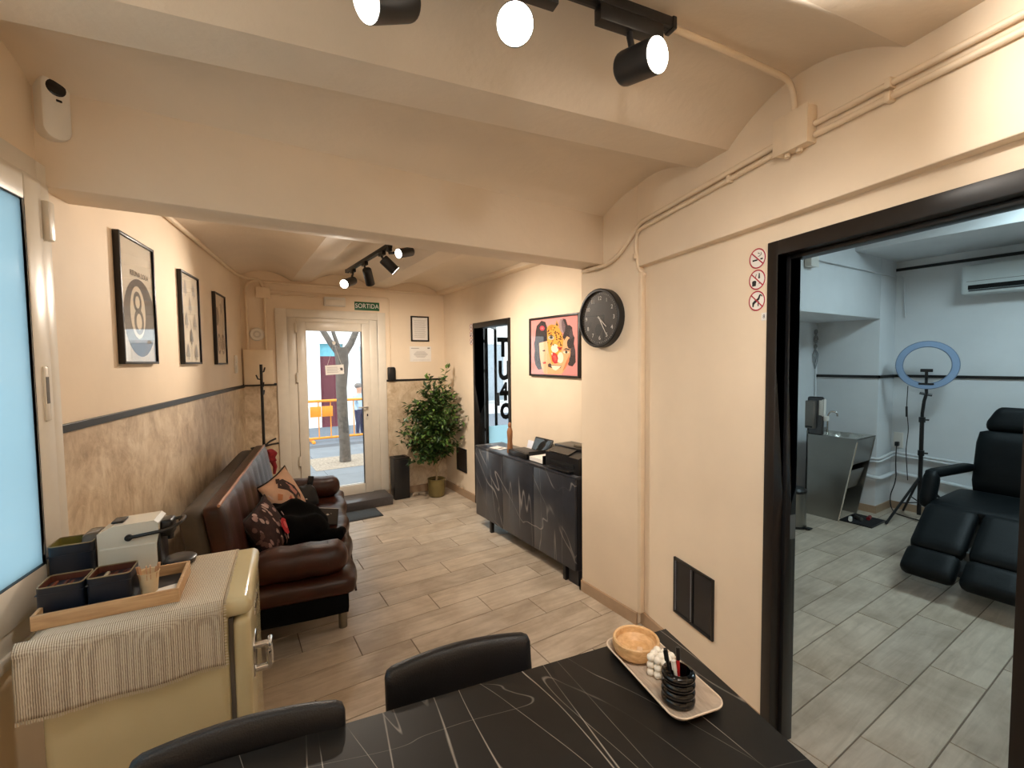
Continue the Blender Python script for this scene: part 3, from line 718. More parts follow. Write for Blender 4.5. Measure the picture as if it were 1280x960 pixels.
# alarm sensor in the corner above the window
t = thing('motion_sensor', 'white oval motion sensor in the corner above the window', 'motion sensor', tuple(Vector(on_left(3.235, 2.468)[0]) + LWN * 0.035), 0)
t.rotation_euler = (0, 0, R(90) - LWA - R(46))
def caps(g, w_, h_, d, y0, n=18, bev=0.012):
    pts = [(w_ / 2 * math.cos(R(a)), (h_ / 2 - w_ / 2) + w_ / 2 * math.sin(R(a))) for a in range(0, 181, 12)] + [(w_ / 2 * math.cos(R(a)), -(h_ / 2 - w_ / 2) + w_ / 2 * math.sin(R(a))) for a in range(180, 361, 12)]
    m = len(pts)
    rows = [(1.0, y0), (1.0, y0 - d + bev), (0.93, y0 - d + bev * 0.3), (0.78, y0 - d)]
    vs = [(x * k if k == 1 else x * k, y, z * (1 - (1 - k) * w_ / h_)) for k, y in rows for x, z in pts]
    fs = [(i * m + j, i * m + (j + 1) % m, (i + 1) * m + (j + 1) % m, (i + 1) * m + j) for i in range(len(rows) - 1) for j in range(m)]
    fs.append(tuple(range(3 * m, 4 * m)))
    g.add(vs, fs)
    return g
ob('body', caps(G(), 0.078, 0.215, 0.062, 0.01), plastic_w, t)
ob('sensor_eye', G().lathe([(0, 0.002), (0.022, 0.001), (0.029, -0.002)], 20, mat=Matrix.Translation((0, -0.053, 0.062)) @ Matrix.Rotation(R(90), 4, 'X'), close=False), M('sensor_black', srgb(12, 12, 14), 0.12), t)
ob('led_window', G().box(-0.002, 0.014, -0.0545, -0.051, 0.018, 0.026, 0.002), M('sensor_black', (0, 0, 0, 1)), t)

# ================================================================== SIGNS ON THE BACK WALL
t = thing('exit_sign', 'green exit sign reading SORTIDA over the street door', 'exit sign', (1.415, 5.36, 2.247))
ob('plate', G().box(-0.14, 0.14, -0.006, 0, -0.048, 0.048, 0.001), M('exit_green', srgb(20, 92, 52), 0.4, var=0.02), t)
text('lettering', 'SORTIDA', 0.073, paper, t, (0, -0.0068, 0), sx=0.88)
t = thing('emergency_lamp', 'white emergency lamp above the street door', 'emergency lamp', (1.057, 5.36, 2.276))
ob('body', G().box(-0.112, 0.112, -0.045, 0, -0.05, 0.05, 0.008), plastic_w, t)
ob('diffuser', G().box(-0.1, 0.1, -0.052, -0.043, -0.04, 0.02, 0.006), M('diffuser_white', srgb(236, 228, 214), 0.2, var=0.01), t)
def framed(name, label, cat, loc, rz, w_, h_, fr, dep, mat_f, group=None, pmat=None):
    t = thing(name, label, cat, loc, rz, group)
    ob('frame', framebox(G(), -w_ / 2, w_ / 2, -h_ / 2, h_ / 2, fr, -dep, 0, 0.002), mat_f, t)
    ob('paper', G().box(-w_ / 2 + fr * 0.8, w_ / 2 - fr * 0.8, -dep * 0.55, -dep * 0.3, -h_ / 2 + fr * 0.8, h_ / 2 - fr * 0.8), pmat or paper, t)
    return t
t = framed('framed_notice', 'black framed printed notice beside the street door', 'framed notice', (2.046, 5.36, 2.007), 0, 0.232, 0.308, 0.018, 0.014, frame_black)
pl = []
for k in range(13):
    z = 0.10 - k * 0.017; e = 0.075 - 0.02 * ((k * 37) % 5) / 5
    pl.append(([(-0.075, z), (e, z), (e, z + 0.004), (-0.075, z + 0.004)], (178, 172, 168)))
decal('print', t, pl, -0.0085)
t = thing('paper_notice', 'unframed printed sheet taped below the framed notice', 'notice', (2.05, 5.36, 1.70))
ob('sheet', G().box(-0.137, 0.137, -0.003, 0, -0.093, 0.093), paper, t)
pl = [([(-0.12, 0.066), (-0.02, 0.066), (-0.02, 0.074), (-0.12, 0.074)], (170, 165, 160)), ([(0.09, 0.066), (0.12, 0.066), (0.12, 0.078), (0.09, 0.078)], (120, 115, 115))]
for k in range(7):
    z = 0.03 - k * 0.012; a = 0.09 - 0.012 * abs(k - 3)
    pl.append(([(-a, z), (a, z), (a, z + 0.004), (-a, z + 0.004)], (186, 180, 176) if k != 3 else (120, 115, 112)))
pl.append(([(-0.1, -0.074), (0.11, -0.074), (0.11, -0.071), (-0.1, -0.071)], (190, 185, 180)))
decal('print', t, pl, -0.0035)
t = thing('hanging_card', 'white card hanging on a string inside the street door pane', 'door sign', (1.04, 5.352, 1.525))
ob('card', G().box(-0.098, 0.098, -0.003, 0, -0.052, 0.054), paper, t, rot=(0, R(-3), 0))
pl = [([(-0.08, z), (0.03 + 0.01 * (k % 2), z), (0.03 + 0.01 * (k % 2), z + 0.005), (-0.08, z + 0.005)], (170, 165, 165)) for k, z in enumerate((0.026, 0.008, -0.01, -0.028))]
pl.append(([(0.05, -0.012), (0.062, 0.0), (0.052, 0.02), (0.078, 0.024), (0.088, 0.008), (0.078, -0.014), (0.068, -0.004)], (90, 88, 86)))
decal('print', t, pl, -0.0036)
ob('string', G().tube([(-0.075, 0.0, 0.05), (0, 0.002, 0.30), (0.075, 0.0, 0.05)], 0.002, 5), M('string', srgb(210, 200, 184), 0.9), t)
ob('suction_cup', G().lathe([(0, 0), (0.016, 0.002), (0.02, 0.006)], 14, mat=Matrix.Translation((0, 0.004, 0.30)) @ Matrix.Rotation(R(90), 4, 'X'), close=False), plastic_w, t)

# ================================================================== PICTURES
def poster(label, s0, s1, z0, z1):
    w_, h_ = s1 - s0, z1 - z0
    (p, r) = on_left((s0 + s1) / 2, (z0 + z1) / 2)
    t = framed('framed_poster', label, 'poster', p, r, w_, h_, 0.013, 0.026, frame_black, 'posters on the left wall', M('poster_cream', srgb(224, 214, 196), 0.7, var=0.02))
    ob('glass', G().box(-w_ / 2 + 0.012, w_ / 2 - 0.012, -0.0205, -0.019, -h_ / 2 + 0.012, h_ / 2 - 0.012), 'picture_glass', t)
    return t, w_, h_
t, w_, h_ = poster('framed poster of a black billiard ball number 8 nearest the window', 2.325, 2.733, 1.606, 2.207)
ball = [(p[0], p[1]) for p in circ(0.02, -0.075, 0.185, 0.19, 40)]
ball = [(max(-0.188, min(0.188, x)), z) for x, z in ball]
pl = [(ball, (66, 62, 64)), (circ(-0.005, -0.05, 0.088, 0.128, 32), (228, 216, 196)), (circ(-0.008, 0.0, 0.048, 0.052), (60, 57, 60)), (circ(-0.008, 0.0, 0.026, 0.03), (228, 216, 196)),
      (circ(0.0, -0.094, 0.056, 0.064), (60, 57, 60)), (circ(0.0, -0.094, 0.032, 0.04), (228, 216, 196))]
decal('print', t, pl, -0.0148, 0.0003)
text('lettering', 'REUNA LOLA', 0.036, 'ink_60_57_60', t, (0.03, -0.0155, 0.135), ext=0.0002)
t, w_, h_ = poster('framed poster with rows of small grey figures, middle of three', 1.515, 1.893, 1.604, 2.193)
pl = []
for r_ in range(5):
    nn = 2 if r_ % 2 == 0 else 1
    for c_ in range(nn):
        cx = (c_ - (nn - 1) / 2) * 0.17; cz = 0.2 - r_ * 0.102
        col = (172, 170, 166) if r_ < 3 else (120, 122, 124)
        pl.append(([(cx - 0.035, cz - 0.04), (cx + 0.035, cz - 0.04), (cx + 0.018, cz + 0.02), (cx, cz + 0.05), (cx - 0.018, cz + 0.02)], col))
        pl.append(([(cx - 0.01, cz - 0.058), (cx + 0.01, cz - 0.058), (cx + 0.007, cz - 0.035), (cx - 0.007, cz - 0.035)], col))
decal('print', t, pl, -0.0148, 0.0003)
t, w_, h_ = poster('framed poster with a dark oval and two rings, next to the fuse box', 0.75, 1.09, 1.599, 2.173)
g = G(); pl = [(circ(-0.085, 0.10, 0.05, 0.075, 24), (70, 68, 70)), ([(0.0, 0.2), (0.05, 0.12), (0.07, 0.16), (0.04, 0.22)], (140, 136, 132)), ([(-0.02, 0.02), (-0.01, 0.02), (0.04, 0.2), (0.03, 0.2)], (120, 116, 112))]
for cx in (-0.055, 0.065):
    pl += [(circ(cx, -0.12, 0.055, 0.085, 24), (74, 70, 72)), (circ(cx, -0.12, 0.034, 0.06, 24), (216, 206, 190)), (circ(cx, -0.12, 0.014, 0.03, 16), (120, 116, 114))]
decal('print', t, pl, -0.0148, 0.0003)
# big poster: half leopard, half woman
t = thing('framed_poster', 'black framed pink poster of a leopard face over a woman beside the clock', 'poster', (2.37, 3.085, 1.72), R(-90))
ob('frame', framebox(G(), -0.345, 0.345, -0.257, 0.257, 0.018, -0.026, 0, 0.002), frame_black, t, rot=(0, R(0.6), 0))
ob('paper', G().box(-0.33, 0.33, -0.014, -0.008, -0.243, 0.243), M('poster_pink', srgb(236, 152, 148), 0.7, var=0.03), t)
ob('glass', G().box(-0.33, 0.33, -0.0205, -0.019, -0.243, 0.243), 'picture_glass', t)
HAIR = (50, 42, 46); SKIN = (242, 180, 130); LEO = (238, 168, 66); PALE = (250, 232, 204)
def pp(*q):
    out = []
    for a, b_ in q:
        u = (a - 245) / 585; tp = 210 - u * 80
        out.append(((u - 0.5) * 0.65, (0.5 - (b_ - tp) / (845 - tp)) * 0.476))
    return out
def pe(cx, cy, rx, ry, n=18, rot=0):
    c_, s_ = math.cos(R(rot)), math.sin(R(rot))
    return pp(*[(cx + rx * math.cos(2 * math.pi * k / n) * c_ - ry * math.sin(2 * math.pi * k / n) * s_, cy + rx * math.cos(2 * math.pi * k / n) * s_ + ry * math.sin(2 * math.pi * k / n) * c_) for k in range(n)])
pl = [(pp((300, 430), (310, 330), (325, 265), (390, 200), (440, 215), (470, 300), (475, 460), (400, 520), (390, 620), (400, 780), (340, 790), (300, 730), (285, 640), (295, 560), (285, 480)), HAIR),
      (pp((355, 470), (470, 440), (480, 838), (420, 838), (385, 760), (365, 640)), (244, 190, 150)), (pe(398, 292, 32, 30), (214, 62, 84)), (pe(398, 292, 14, 12), (240, 130, 130)),
      (pp((395, 560), (425, 548), (440, 560), (420, 570)), HAIR), (pp((400, 700), (440, 690), (450, 712), (410, 720)), (200, 70, 70)),
      (pp((690, 260), (735, 250), (765, 280), (765, 350), (790, 400), (780, 470), (798, 560), (800, 690), (765, 740), (720, 730), (700, 640), (640, 470), (650, 400)), HAIR),
      (pp((640, 440), (700, 380), (735, 400), (748, 540), (735, 660), (690, 760), (640, 835), (465, 838), (458, 600), (520, 540)), SKIN),
      (pp((735, 590), (725, 690), (680, 770), (650, 800), (690, 690)), (226, 130, 84)),
      (pe(738, 470, 34, 62), HAIR), (pe(770, 560, 28, 50), (78, 66, 72)), (pe(762, 665, 34, 52), HAIR), (pe(752, 360, 20, 60), (84, 72, 78)),
      (pp((565, 262), (582, 192), (618, 275)), LEO), (pp((574, 255), (583, 212), (603, 262)), HAIR),
      (pp((462, 300), (480, 262), (520, 245), (575, 255), (625, 300), (650, 360), (662, 440), (655, 505), (640, 560), (625, 640), (600, 700), (520, 720), (500, 640), (478, 560), (466, 470)), LEO),
      (pp((470, 300), (490, 262), (520, 250), (560, 258), (520, 300), (490, 330)), (228, 140, 44)),
      (pe(648, 262, 34, 84, 20, -6), (168, 146, 146)), (pe(664, 262, 20, 76, 18, -6), (120, 100, 106)), (pp((655, 175), (690, 180), (715, 260), (712, 370), (668, 440), (690, 330), (685, 250)), HAIR),
      (pe(515, 402, 36, 26), (200, 190, 180)), (pe(515, 400, 22, 18), (96, 104, 96)), (pe(515, 400, 10, 12), (16, 14, 14)), (pp((478, 385), (515, 366), (555, 392), (515, 380)), (30, 22, 20)),
      (pe(560, 530, 46, 52), PALE), (pe(628, 640, 36, 66), PALE), (pp((585, 508), (652, 512), (640, 545), (612, 560)), (206, 84, 52)), (pp((606, 520), (640, 520), (625, 545)), (150, 44, 34)),
      (pp((512, 590), (545, 575), (585, 600), (602, 650), (592, 705), (555, 712), (525, 680)), (196, 32, 40)), (pp((535, 620), (570, 612), (585, 660), (560, 690)), (232, 92, 84)),
      (pp((515, 585), (525, 620), (535, 582)), PALE), (pp((590, 690), (600, 650), (612, 695)), PALE),
      (pp((475, 735), (500, 705), (520, 730), (640, 735), (632, 762), (570, 775), (500, 760)), (40, 28, 30)), (pp((512, 735), (640, 740), (600, 775), (570, 795), (535, 780)), PALE), (pe(488, 735, 16, 22), (60, 40, 40)),
      (pp((655, 548), (695, 522), (742, 540), (735, 552), (695, 540)), HAIR), (pe(696, 572, 34, 18), PALE), (pe(698, 572, 14, 16), (40, 34, 34)), (pp((660, 565), (696, 548), (735, 568), (696, 556)), (24, 18, 20))]
rnd = random.Random(4)
for k in range(70):
    a, b_ = rnd.uniform(475, 650), rnd.uniform(262, 500)
    if abs(a - 515) < 46 and abs(b_ - 402) < 36: continue
    if b_ < 262 + abs(a - 540) * 0.9: continue
    pl.append((pe(a, b_, rnd.uniform(4, 8), rnd.uniform(6, 10), 7), (58, 32, 20)))
decal('print', t, pl, -0.0142, 0.00006)

# ================================================================== CLOCK
t = thing('wall_clock', 'round black wall clock with white numerals on the pillar', 'clock', (2.06, 2.17, 1.866), R(-90))
mx = Matrix.Rotation(R(90), 4, 'X')
RC = 0.186
ob('case', G().lathe([(0, 0), (RC, 0), (RC, 0.045), (RC - 0.006, 0.05), (RC - 0.017, 0.05), (RC - 0.019, 0.03), (0, 0.03)], 48, mat=mx, close=False), black, t)
ob('dial', G().lathe([(0, 0.031), (RC - 0.018, 0.031)], 48, mat=mx, close=False), M('dial_dark', srgb(52, 50, 50), 0.45, var=0.02), t)
for k in range(12):
    a = R(90 - 30 * (k + 1)); text('numeral', str(k + 1), 0.036, paper, t, (0.125 * math.cos(a), -0.0316, 0.125 * math.sin(a)), ext=0.0002)
g = G()
for k in range(60):
    a = R(6 * k); l = 0.006 if k % 5 else 0.01
    c_, s_2 = math.cos(a), math.sin(a); r0 = 0.150; px, pz = -s_2 * 0.0008, c_ * 0.0008
    g.add([(r0 * c_ - px, -0.0318, r0 * s_2 - pz), ((r0 + l) * c_ - px, -0.0318, (r0 + l) * s_2 - pz), ((r0 + l) * c_ + px, -0.0318, (r0 + l) * s_2 + pz), (r0 * c_ + px, -0.0318, r0 * s_2 + pz)], [(0, 1, 2, 3)])
ob('minute_marks', g, paper, t, smooth=False)
for nm, an, L, wd in (('hour_hand', -40, 0.085, 0.005), ('minute_hand', -58, 0.115, 0.004)):
    c_, s_2 = math.cos(R(an)), math.sin(R(an))
    g = G().add([(-s_2 * -wd - 0.016 * c_, -0.036, c_ * -wd - 0.016 * s_2), (L * c_, -0.036, L * s_2), (-s_2 * wd - 0.016 * c_, -0.036, c_ * wd - 0.016 * s_2), (L * c_ + s_2 * wd, -0.036, L * s_2 - c_ * wd)], [(0, 3, 1, 2)])
    ob(nm, g, paper, t, smooth=False)
ob('hub', G().lathe([(0, 0.038), (0.006, 0.037), (0.006, 0.031)], 12, mat=mx, close=False), paper, t)
ob('glass', G().lathe([(0, 0.044), (RC - 0.018, 0.044)], 48, mat=mx, close=False), 'picture_glass', t)

# ================================================================== PROHIBITION SIGNS
red = (176, 40, 62)
def bansign(label, loc, rz, r, kind, group):
    t = thing('prohibition_sign', label, 'sign', loc, rz, group)
    g = G(); g.prism(circ(0, 0, r, r, 30), 'y', -0.002, 0)
    ob('plate', g, paper, t, smooth=False)
    rm = flat('ink_%d_%d_%d' % red, srgb(*red), 0.75)
    g = G(); ring(g, 0, 0, r, r, r * 0.13, -0.0028)
    q = r * 0.92; a = R(-42); w2_ = r * 0.062; c_, s_2 = math.cos(a), math.sin(a)
    if kind != 'picto':
        pass
    g.add([(-q * c_ + w2_ * s_2, -0.0030, -q * s_2 - w2_ * c_), (q * c_ + w2_ * s_2, -0.0030, q * s_2 - w2_ * c_), (q * c_ - w2_ * s_2, -0.0030, q * s_2 + w2_ * c_), (-q * c_ - w2_ * s_2, -0.0030, -q * s_2 + w2_ * c_)], [(0, 1, 2, 3)])
    ob('ban_ring', g, rm, t, smooth=False, merge=False)
    K = (38, 34, 36); S = r / 0.1
    if kind == 'smoke':
        pl = [([(-0.06, -0.022), (0.0, -0.022), (0.0, -0.006), (-0.06, -0.006)], K), ([(0.035, -0.018), (0.065, -0.018), (0.065, -0.004), (0.035, -0.004)], K),
              ([(0.0, 0.02), (0.02, 0.014), (0.05, 0.03), (0.046, 0.055), (0.038, 0.052), (0.04, 0.035), (0.02, 0.024)], (120, 112, 112)), ([(0.0, 0.05), (0.008, 0.058), (0.03, 0.045), (0.024, 0.038)], (120, 112, 112))]
    elif kind == 'food':
        pl = [([(-0.06, -0.06), (-0.015, -0.06), (-0.01, -0.02), (-0.062, -0.02)], K), (circ(-0.036, -0.018, 0.026, 0.014, 14), K), ([(0.012, 0.01), (0.035, 0.01), (0.032, 0.06), (0.02, 0.065)], K),
              ([(-0.03, 0.015), (-0.02, 0.01), (-0.006, 0.055), (-0.014, 0.058)], (110, 102, 102)), ([(0.018, -0.045), (0.035, -0.04), (0.03, -0.025)], K)]
    else:
        pl = [([(-0.055, -0.055), (-0.04, -0.06), (-0.03, -0.03), (0.0, -0.01), (0.03, 0.01), (0.045, 0.05), (0.06, 0.035), (0.07, 0.04), (0.05, 0.06), (0.03, 0.06), (0.01, 0.025), (-0.03, 0.005), (-0.055, -0.015)], K),
              ([(0.012, -0.055), (0.022, -0.055), (0.028, -0.005), (0.01, -0.005)], K)]
    decal('pictogram', t, [([(x * S, z * S) for x, z in p], c_) for p, c_ in pl], -0.0022, 0.00005)
gA = 'prohibition signs beside the treatment door'
bansign('no smoking sign, topmost beside the treatment door', *on_near(0.8, 2.018), 0.042, 'smoke', gA)
bansign('no food or drink sign, middle beside the treatment door', *on_near(0.8, 1.930), 0.042, 'food', gA)
bansign('no pets sign, lowest beside the treatment door', *on_near(0.8, 1.842), 0.042, 'pet', gA)
gA = 'prohibition signs beside the side room doorway'
for lab, z, k in (('tiny no smoking sign beside the side room doorway', 1.985, 'smoke'), ('tiny no food sign beside the side room doorway', 1.905, 'food'), ('tiny no pets sign beside the side room doorway', 1.825, 'pet')):
    bansign(lab, *on_right(4.612, z), 0.038, k, gA)
t = thing('number_plate', 'tiny white number plate under the signs by the treatment door', 'sign', *on_near(0.838, 1.773))
ob('plate', G().box(-0.013, 0.013, -0.003, 0, -0.016, 0.016), paper, t)
text('lettering', '8', 0.022, 'ink_60_57_60', t, (0, -0.0034, 0), ext=0.0001)

# ================================================================== VENT GRILLES
def grille(label, loc, rz, w_, h_, two=True):
    t = thing('wall_vent', label, 'vent', loc, rz)
    ob('frame', framebox(G(), -w_ / 2, w_ / 2, -h_ / 2, h_ / 2, 0.012, -0.012, 0.002, 0.002), black, t)
    cols = ((-w_ / 2 + 0.012, -0.004), (0.004, w_ / 2 - 0.012)) if two else ((-w_ / 2 + 0.012, w_ / 2 - 0.012),)
    pane = M('vent_glass', srgb(20, 23, 30), 0.25, var=0.3, vs=8)
    for a, b_ in cols:
        ob('panel', G().box(a, b_, -0.006, 0.001, -h_ / 2 + 0.012, h_ / 2 - 0.012), pane, t)
    if two:
        ob('divider', G().box(-0.004, 0.004, -0.011, 0.001, -h_ / 2 + 0.012, h_ / 2 - 0.012), black, t)
        g = G()
        for a in (-w_ / 2 + 0.016, -0.008):
            for k in range(34):
                z = -h_ / 2 + 0.02 + k * (h_ - 0.04) / 33
                g.box(a - 0.0015, a + 0.0015, -0.0135, -0.005, z - 0.0014, z + 0.0014)
        s = ob('bead_strip', g, M('bead_grey', srgb(140, 140, 146), 0.4), t, smooth=False)
    return t
grille('black two-panel vent low on the wall by the treatment door', *on_near(0.43, 0.383), 0.292, 0.305)
grille('black square vent low on the wall behind the plant', *on_right(4.905, 0.43), 0.26, 0.28, False)

# ================================================================== SOFA
SO = Vector((0.565, 2.548, 0)); SZ = R(-10)
def S(x, y, z):  # sofa frame -> world
    c_, s_ = math.cos(SZ), math.sin(SZ)
    return (SO.x + x * c_ - y * s_, SO.y + x * s_ + y * c_, z)
LS = 1.90
t = thing('leather_sofa', 'brown tufted leather sofa with roll arms along the left wall', 'sofa', SO, SZ)
def tuft(p):
    x, y, z = p
    k = max(0.0, z) / 0.052
    d = 0.012 * (abs(math.sin(math.pi * (y + 0.95) / 0.19)) ** 0.5 - 0.6) * k * (1 if abs(x) < 0.30 else 0.3) + 0.006 * math.sin(x * 19) * math.sin(y * 11 + 1) * k
    return (x + (0.012 * math.sin(y * 14) if x > 0.25 else 0), y, z + d)
ob('seat', G().rbox((-0.315, LS / 2, 0.372), (0.325, LS / 2, 0.052), 0.04, (14, 60, 5), tuft), 'brown_leather', t, ang=80)
def tuftb(p):
    x, y, z = p
    k = 1 if x > 0 else 0
    d = 0.016 * k * (abs(math.sin(math.pi * (y + 0.95) / 0.21)) ** 0.5 - 0.6) * (1 if z < 0.2 else 0.5)
    return (x + d - (z + 0.26) * 0.16 + 0.03 * max(0, -z - 0.1), y, z)
bk = ob('backrest', G().rbox((-0.577, LS / 2, 0.632), (0.046, LS / 2 - 0.01, 0.262), 0.03, (5, 60, 14), tuftb), 'brown_leather', t, ang=80)
ob('piping', G().tube([(-0.628, 0.03 + k * (LS - 0.06) / 12, 0.893 + 0.002 * math.sin(k * 2)) for k in range(13)], 0.008, 7), M('piping_tan', srgb(168, 120, 92), 0.4), bk)
ob('back_shell', G().rbox((-0.672, LS / 2, 0.612), (0.058, LS / 2 - 0.02, 0.255), 0.03, (3, 12, 6), lambda p: (p[0] - (p[2] + 0.26) * 0.16, p[1], p[2])), M('back_cloth', srgb(74, 64, 54), 0.8, var=0.1), t, ang=80)
for y in (0.125, LS - 0.17):
    a = ob('arm', G().rbox((-0.27, y, 0.508), (0.245, 0.1, 0.09), 0.085, (10, 10, 10), lambda p: (p[0], p[1], p[2] + 0.004 * math.sin(p[0] * 40))), 'brown_leather', t, ang=80)
    ob('arm_seam', G().tube([(-0.13, y + 0.098 * math.cos(R(q)), 0.508 + 0.088 * math.sin(R(q))) for q in range(0, 361, 20)], 0.004, 6), M('piping_dark', srgb(52, 26, 18), 0.5), a)
ob('base', G().rbox((-0.34, LS / 2, 0.272), (0.318, LS / 2 - 0.012, 0.062), 0.03, (4, 8, 3)), M('black_cloth', srgb(9, 9, 10), 0.95, var=0.2, vs=30, spec=0.1), t, ang=60)
ob('seat_piping', G().tube([(0.008, 0.03 + k * (LS - 0.06) / 10, 0.335) for k in range(11)], 0.006, 7), M('piping_dark', srgb(52, 26, 18), 0.5), t)
for x in (-0.06, -0.58):
    for y in (0.29, LS - 0.3):
        ob('leg', G().tube([(x, y, 0), (x, y, 0.22)], 0.025, 16), M('leg_steel', srgb(128, 122, 108), 0.35, 0.6), t)
# cushions and things left on the seat
def cushion(label, loc, rot, w_, h_, th, mat, motif=None):
    t = thing('cushion', label, 'cushion', loc); t.rotation_euler = rot
    b_ = ob('cover', G().pillow(w_, h_, th), mat, t, ang=120)
    if motif:
        g = G(); mats = []; names = []
        def onp(x, z):
            a, b2 = x / (w_ / 2), z / (h_ / 2)
            return -(th / 2) * max(0.0, (1 - a * a) * (1 - b2 * b2)) ** 0.42 - 0.002
        for k, (pts, col) in enumerate(motif):
            nm = 'ink_%d_%d_%d' % col
            if nm not in names: names.append(nm); mats.append(flat(nm, srgb(*col), 0.75))
            cx = sum(p[0] for p in pts) / len(pts); cz = sum(p[1] for p in pts) / len(pts); n = len(pts)
            vs = [(cx, onp(cx, cz) - 0.0004 * k, cz)] + [((p[0] + cx) / 2, onp((p[0] + cx) / 2, (p[1] + cz) / 2) - 0.0004 * k, (p[1] + cz) / 2) for p in pts] + [(p[0], onp(*p) - 0.0004 * k, p[1]) for p in pts]
            fs = [(0, 1 + i, 1 + (i + 1) % n) for i in range(n)] + [(1 + i, 1 + n + i, 1 + n + (i + 1) % n, 1 + (i + 1) % n) for i in range(n)]
            g.add(vs, fs, names.index(nm))
        ob('print', g, mats, t, smooth=False, merge=False)['kind'] = 'stuff'
    ob('edging', G().tube([(w_ / 2 * a * (1 - 0.10 * (1 - b * b) * (abs(a) == 1)), 0, h_ / 2 * b * (1 - 0.10 * (1 - a * a) * (abs(b) == 1))) for a, b in [(-1 + 0.25 * k, -1) for k in range(8)] + [(1, -1 + 0.25 * k) for k in range(8)] + [(1 - 0.25 * k, 1) for k in range(8)] + [(-1, 1 - 0.25 * k) for k in range(9)]], 0.006, 6), M('edging_black', srgb(24, 14, 14), 0.8), t)
    return t
INK = (60, 44, 48)
bird = [([(-0.02, 0.13), (0.03, 0.12), (0.06, 0.07), (0.09, 0.02), (0.10, -0.06), (0.07, -0.13), (0.03, -0.15), (0.02, -0.09), (0.03, -0.03), (0.0, 0.03), (-0.03, 0.07), (-0.06, 0.09)], INK),
        ([(0.03, 0.09), (0.06, 0.04), (0.08, -0.03), (0.05, -0.04), (0.03, 0.02)], (196, 140, 130)), ([(0.05, -0.06), (0.08, -0.05), (0.07, -0.11), (0.045, -0.1)], (170, 130, 104)),
        ([(-0.05, 0.12), (-0.02, 0.15), (0.01, 0.135), (-0.02, 0.115)], INK), ([(-0.03, -0.02), (0.0, -0.01), (0.0, -0.07), (-0.03, -0.07)], (206, 116, 104)),
        ([(-0.12, 0.02), (-0.09, 0.06), (-0.06, 0.03), (-0.09, 0.0)], (208, 138, 96)), ([(-0.1, -0.08), (-0.07, -0.05), (-0.05, -0.09), (-0.08, -0.12)], (210, 144, 100))]
cushion('pink cushion with a dark bird print against the sofa back', S(-0.435, 1.18, 0.605), (R(-22), R(-14), SZ + R(62)), 0.35, 0.35, 0.12, M('cushion_pink', srgb(226, 190, 166), 0.9, var=0.05, vs=20), bird)
scr = []
rnd = random.Random(9)
for k in range(60):
    a, b_ = rnd.uniform(-0.15, 0.15), rnd.uniform(-0.14, 0.14)
    scr.append((circ(a, b_, 0.006 + 0.007 * rnd.random(), 0.012 + 0.012 * rnd.random(), 8), ((150, 120, 116), (96, 66, 62), (176, 150, 142))[k % 3]))
scr += [(circ(0.045, -0.045, 0.042, 0.055, 14), (176, 30, 44)), (circ(0.05, -0.04, 0.018, 0.026, 10), (214, 96, 96))]
cushion('dark patterned cushion with a red rose nearest the fridge', S(-0.475, 0.52, 0.585), (R(-24), R(-14), SZ + R(72)), 0.32, 0.32, 0.12, M('cushion_dark', srgb(52, 32, 32), 0.9, var=0.2, vs=40), scr)
velvet = M('black_cloth', srgb(9, 9, 10), 0.95, var=0.2, vs=30, spec=0.1)
def heap(p):
    x, y, z = p
    d = 0.02 * math.sin(x * 17 + y * 9) + 0.016 * math.sin(y * 23 - x * 7) + 0.01 * math.sin(x * 41 + z * 20)
    f = 1 - 0.55 * max(0, x + 0.02) / 0.24
    return (x + d * 0.4, y + 0.02 * math.sin(x * 20), (z + 0.1) * f - 0.1 + (d if z > 0 else 0))
t = thing('black_jacket', 'black jacket heaped in the middle of the sofa seat', 'jacket', S(-0.345, 0.80, 0.423), SZ)
ob('body', G().rbox((0, 0, 0.105), (0.215, 0.25, 0.1), 0.08, (16, 18, 8), heap), velvet, t, ang=100)
ob('sleeve', G().tube([(0.10, -0.18, 0.06), (0.20, -0.22, 0.05), (0.285, -0.2, 0.04), (0.30, -0.13, 0.035)], [0.05, 0.045, 0.04, 0.032], 12), velvet, t)
t = thing('handbag', 'small black handbag standing behind the pink cushion', 'handbag', S(-0.29, 1.46, 0.425), SZ + R(20))
ob('body', G().rbox((0, 0, 0.09), (0.085, 0.06, 0.09), 0.05, (8, 8, 8), lambda p: (p[0] * (1 - 0.25 * (p[2] / 0.09)), p[1] * (1 - 0.3 * p[2] / 0.09), p[2] + 0.006 * math.sin(p[0] * 60))), 'black_leather', t, ang=80)
ob('strap', G().box(-0.022, 0.022, -0.01, 0.01, 0.16, 0.25, 0.004, mat=Matrix.Rotation(R(10), 4, 'Y')), 'black_leather', t)
ob('clasp', G().box(-0.03, -0.01, -0.064, -0.056, 0.07, 0.085, 0.003), chrome, t)
ob('clasp', G().box(0.015, 0.03, -0.064, -0.056, 0.055, 0.068, 0.003), chrome, t)
t = thing('notebook', 'dark notebook with pale page edges leaning on the jacket', 'notebook', S(-0.135, 0.93, 0.478)); t.rotation_euler = (R(-30), R(12), SZ + R(8))
ob('cover', G().box(-0.075, 0.075, -0.014, 0.014, -0.05, 0.065, 0.003), M('notebook_dark', srgb(44, 38, 34), 0.6), t)
ob('pages', G().box(-0.073, 0.073, -0.011, 0.011, 0.0645, 0.068), paper, t)
decal('emblem', t, [([(-0.012, 0.02), (0.0, 0.027), (0.012, 0.02), (0.0, 0.013)], (206, 200, 190)), ([(0.018, 0.028), (0.026, 0.03), (0.024, 0.024)], (206, 200, 190))], -0.0145)
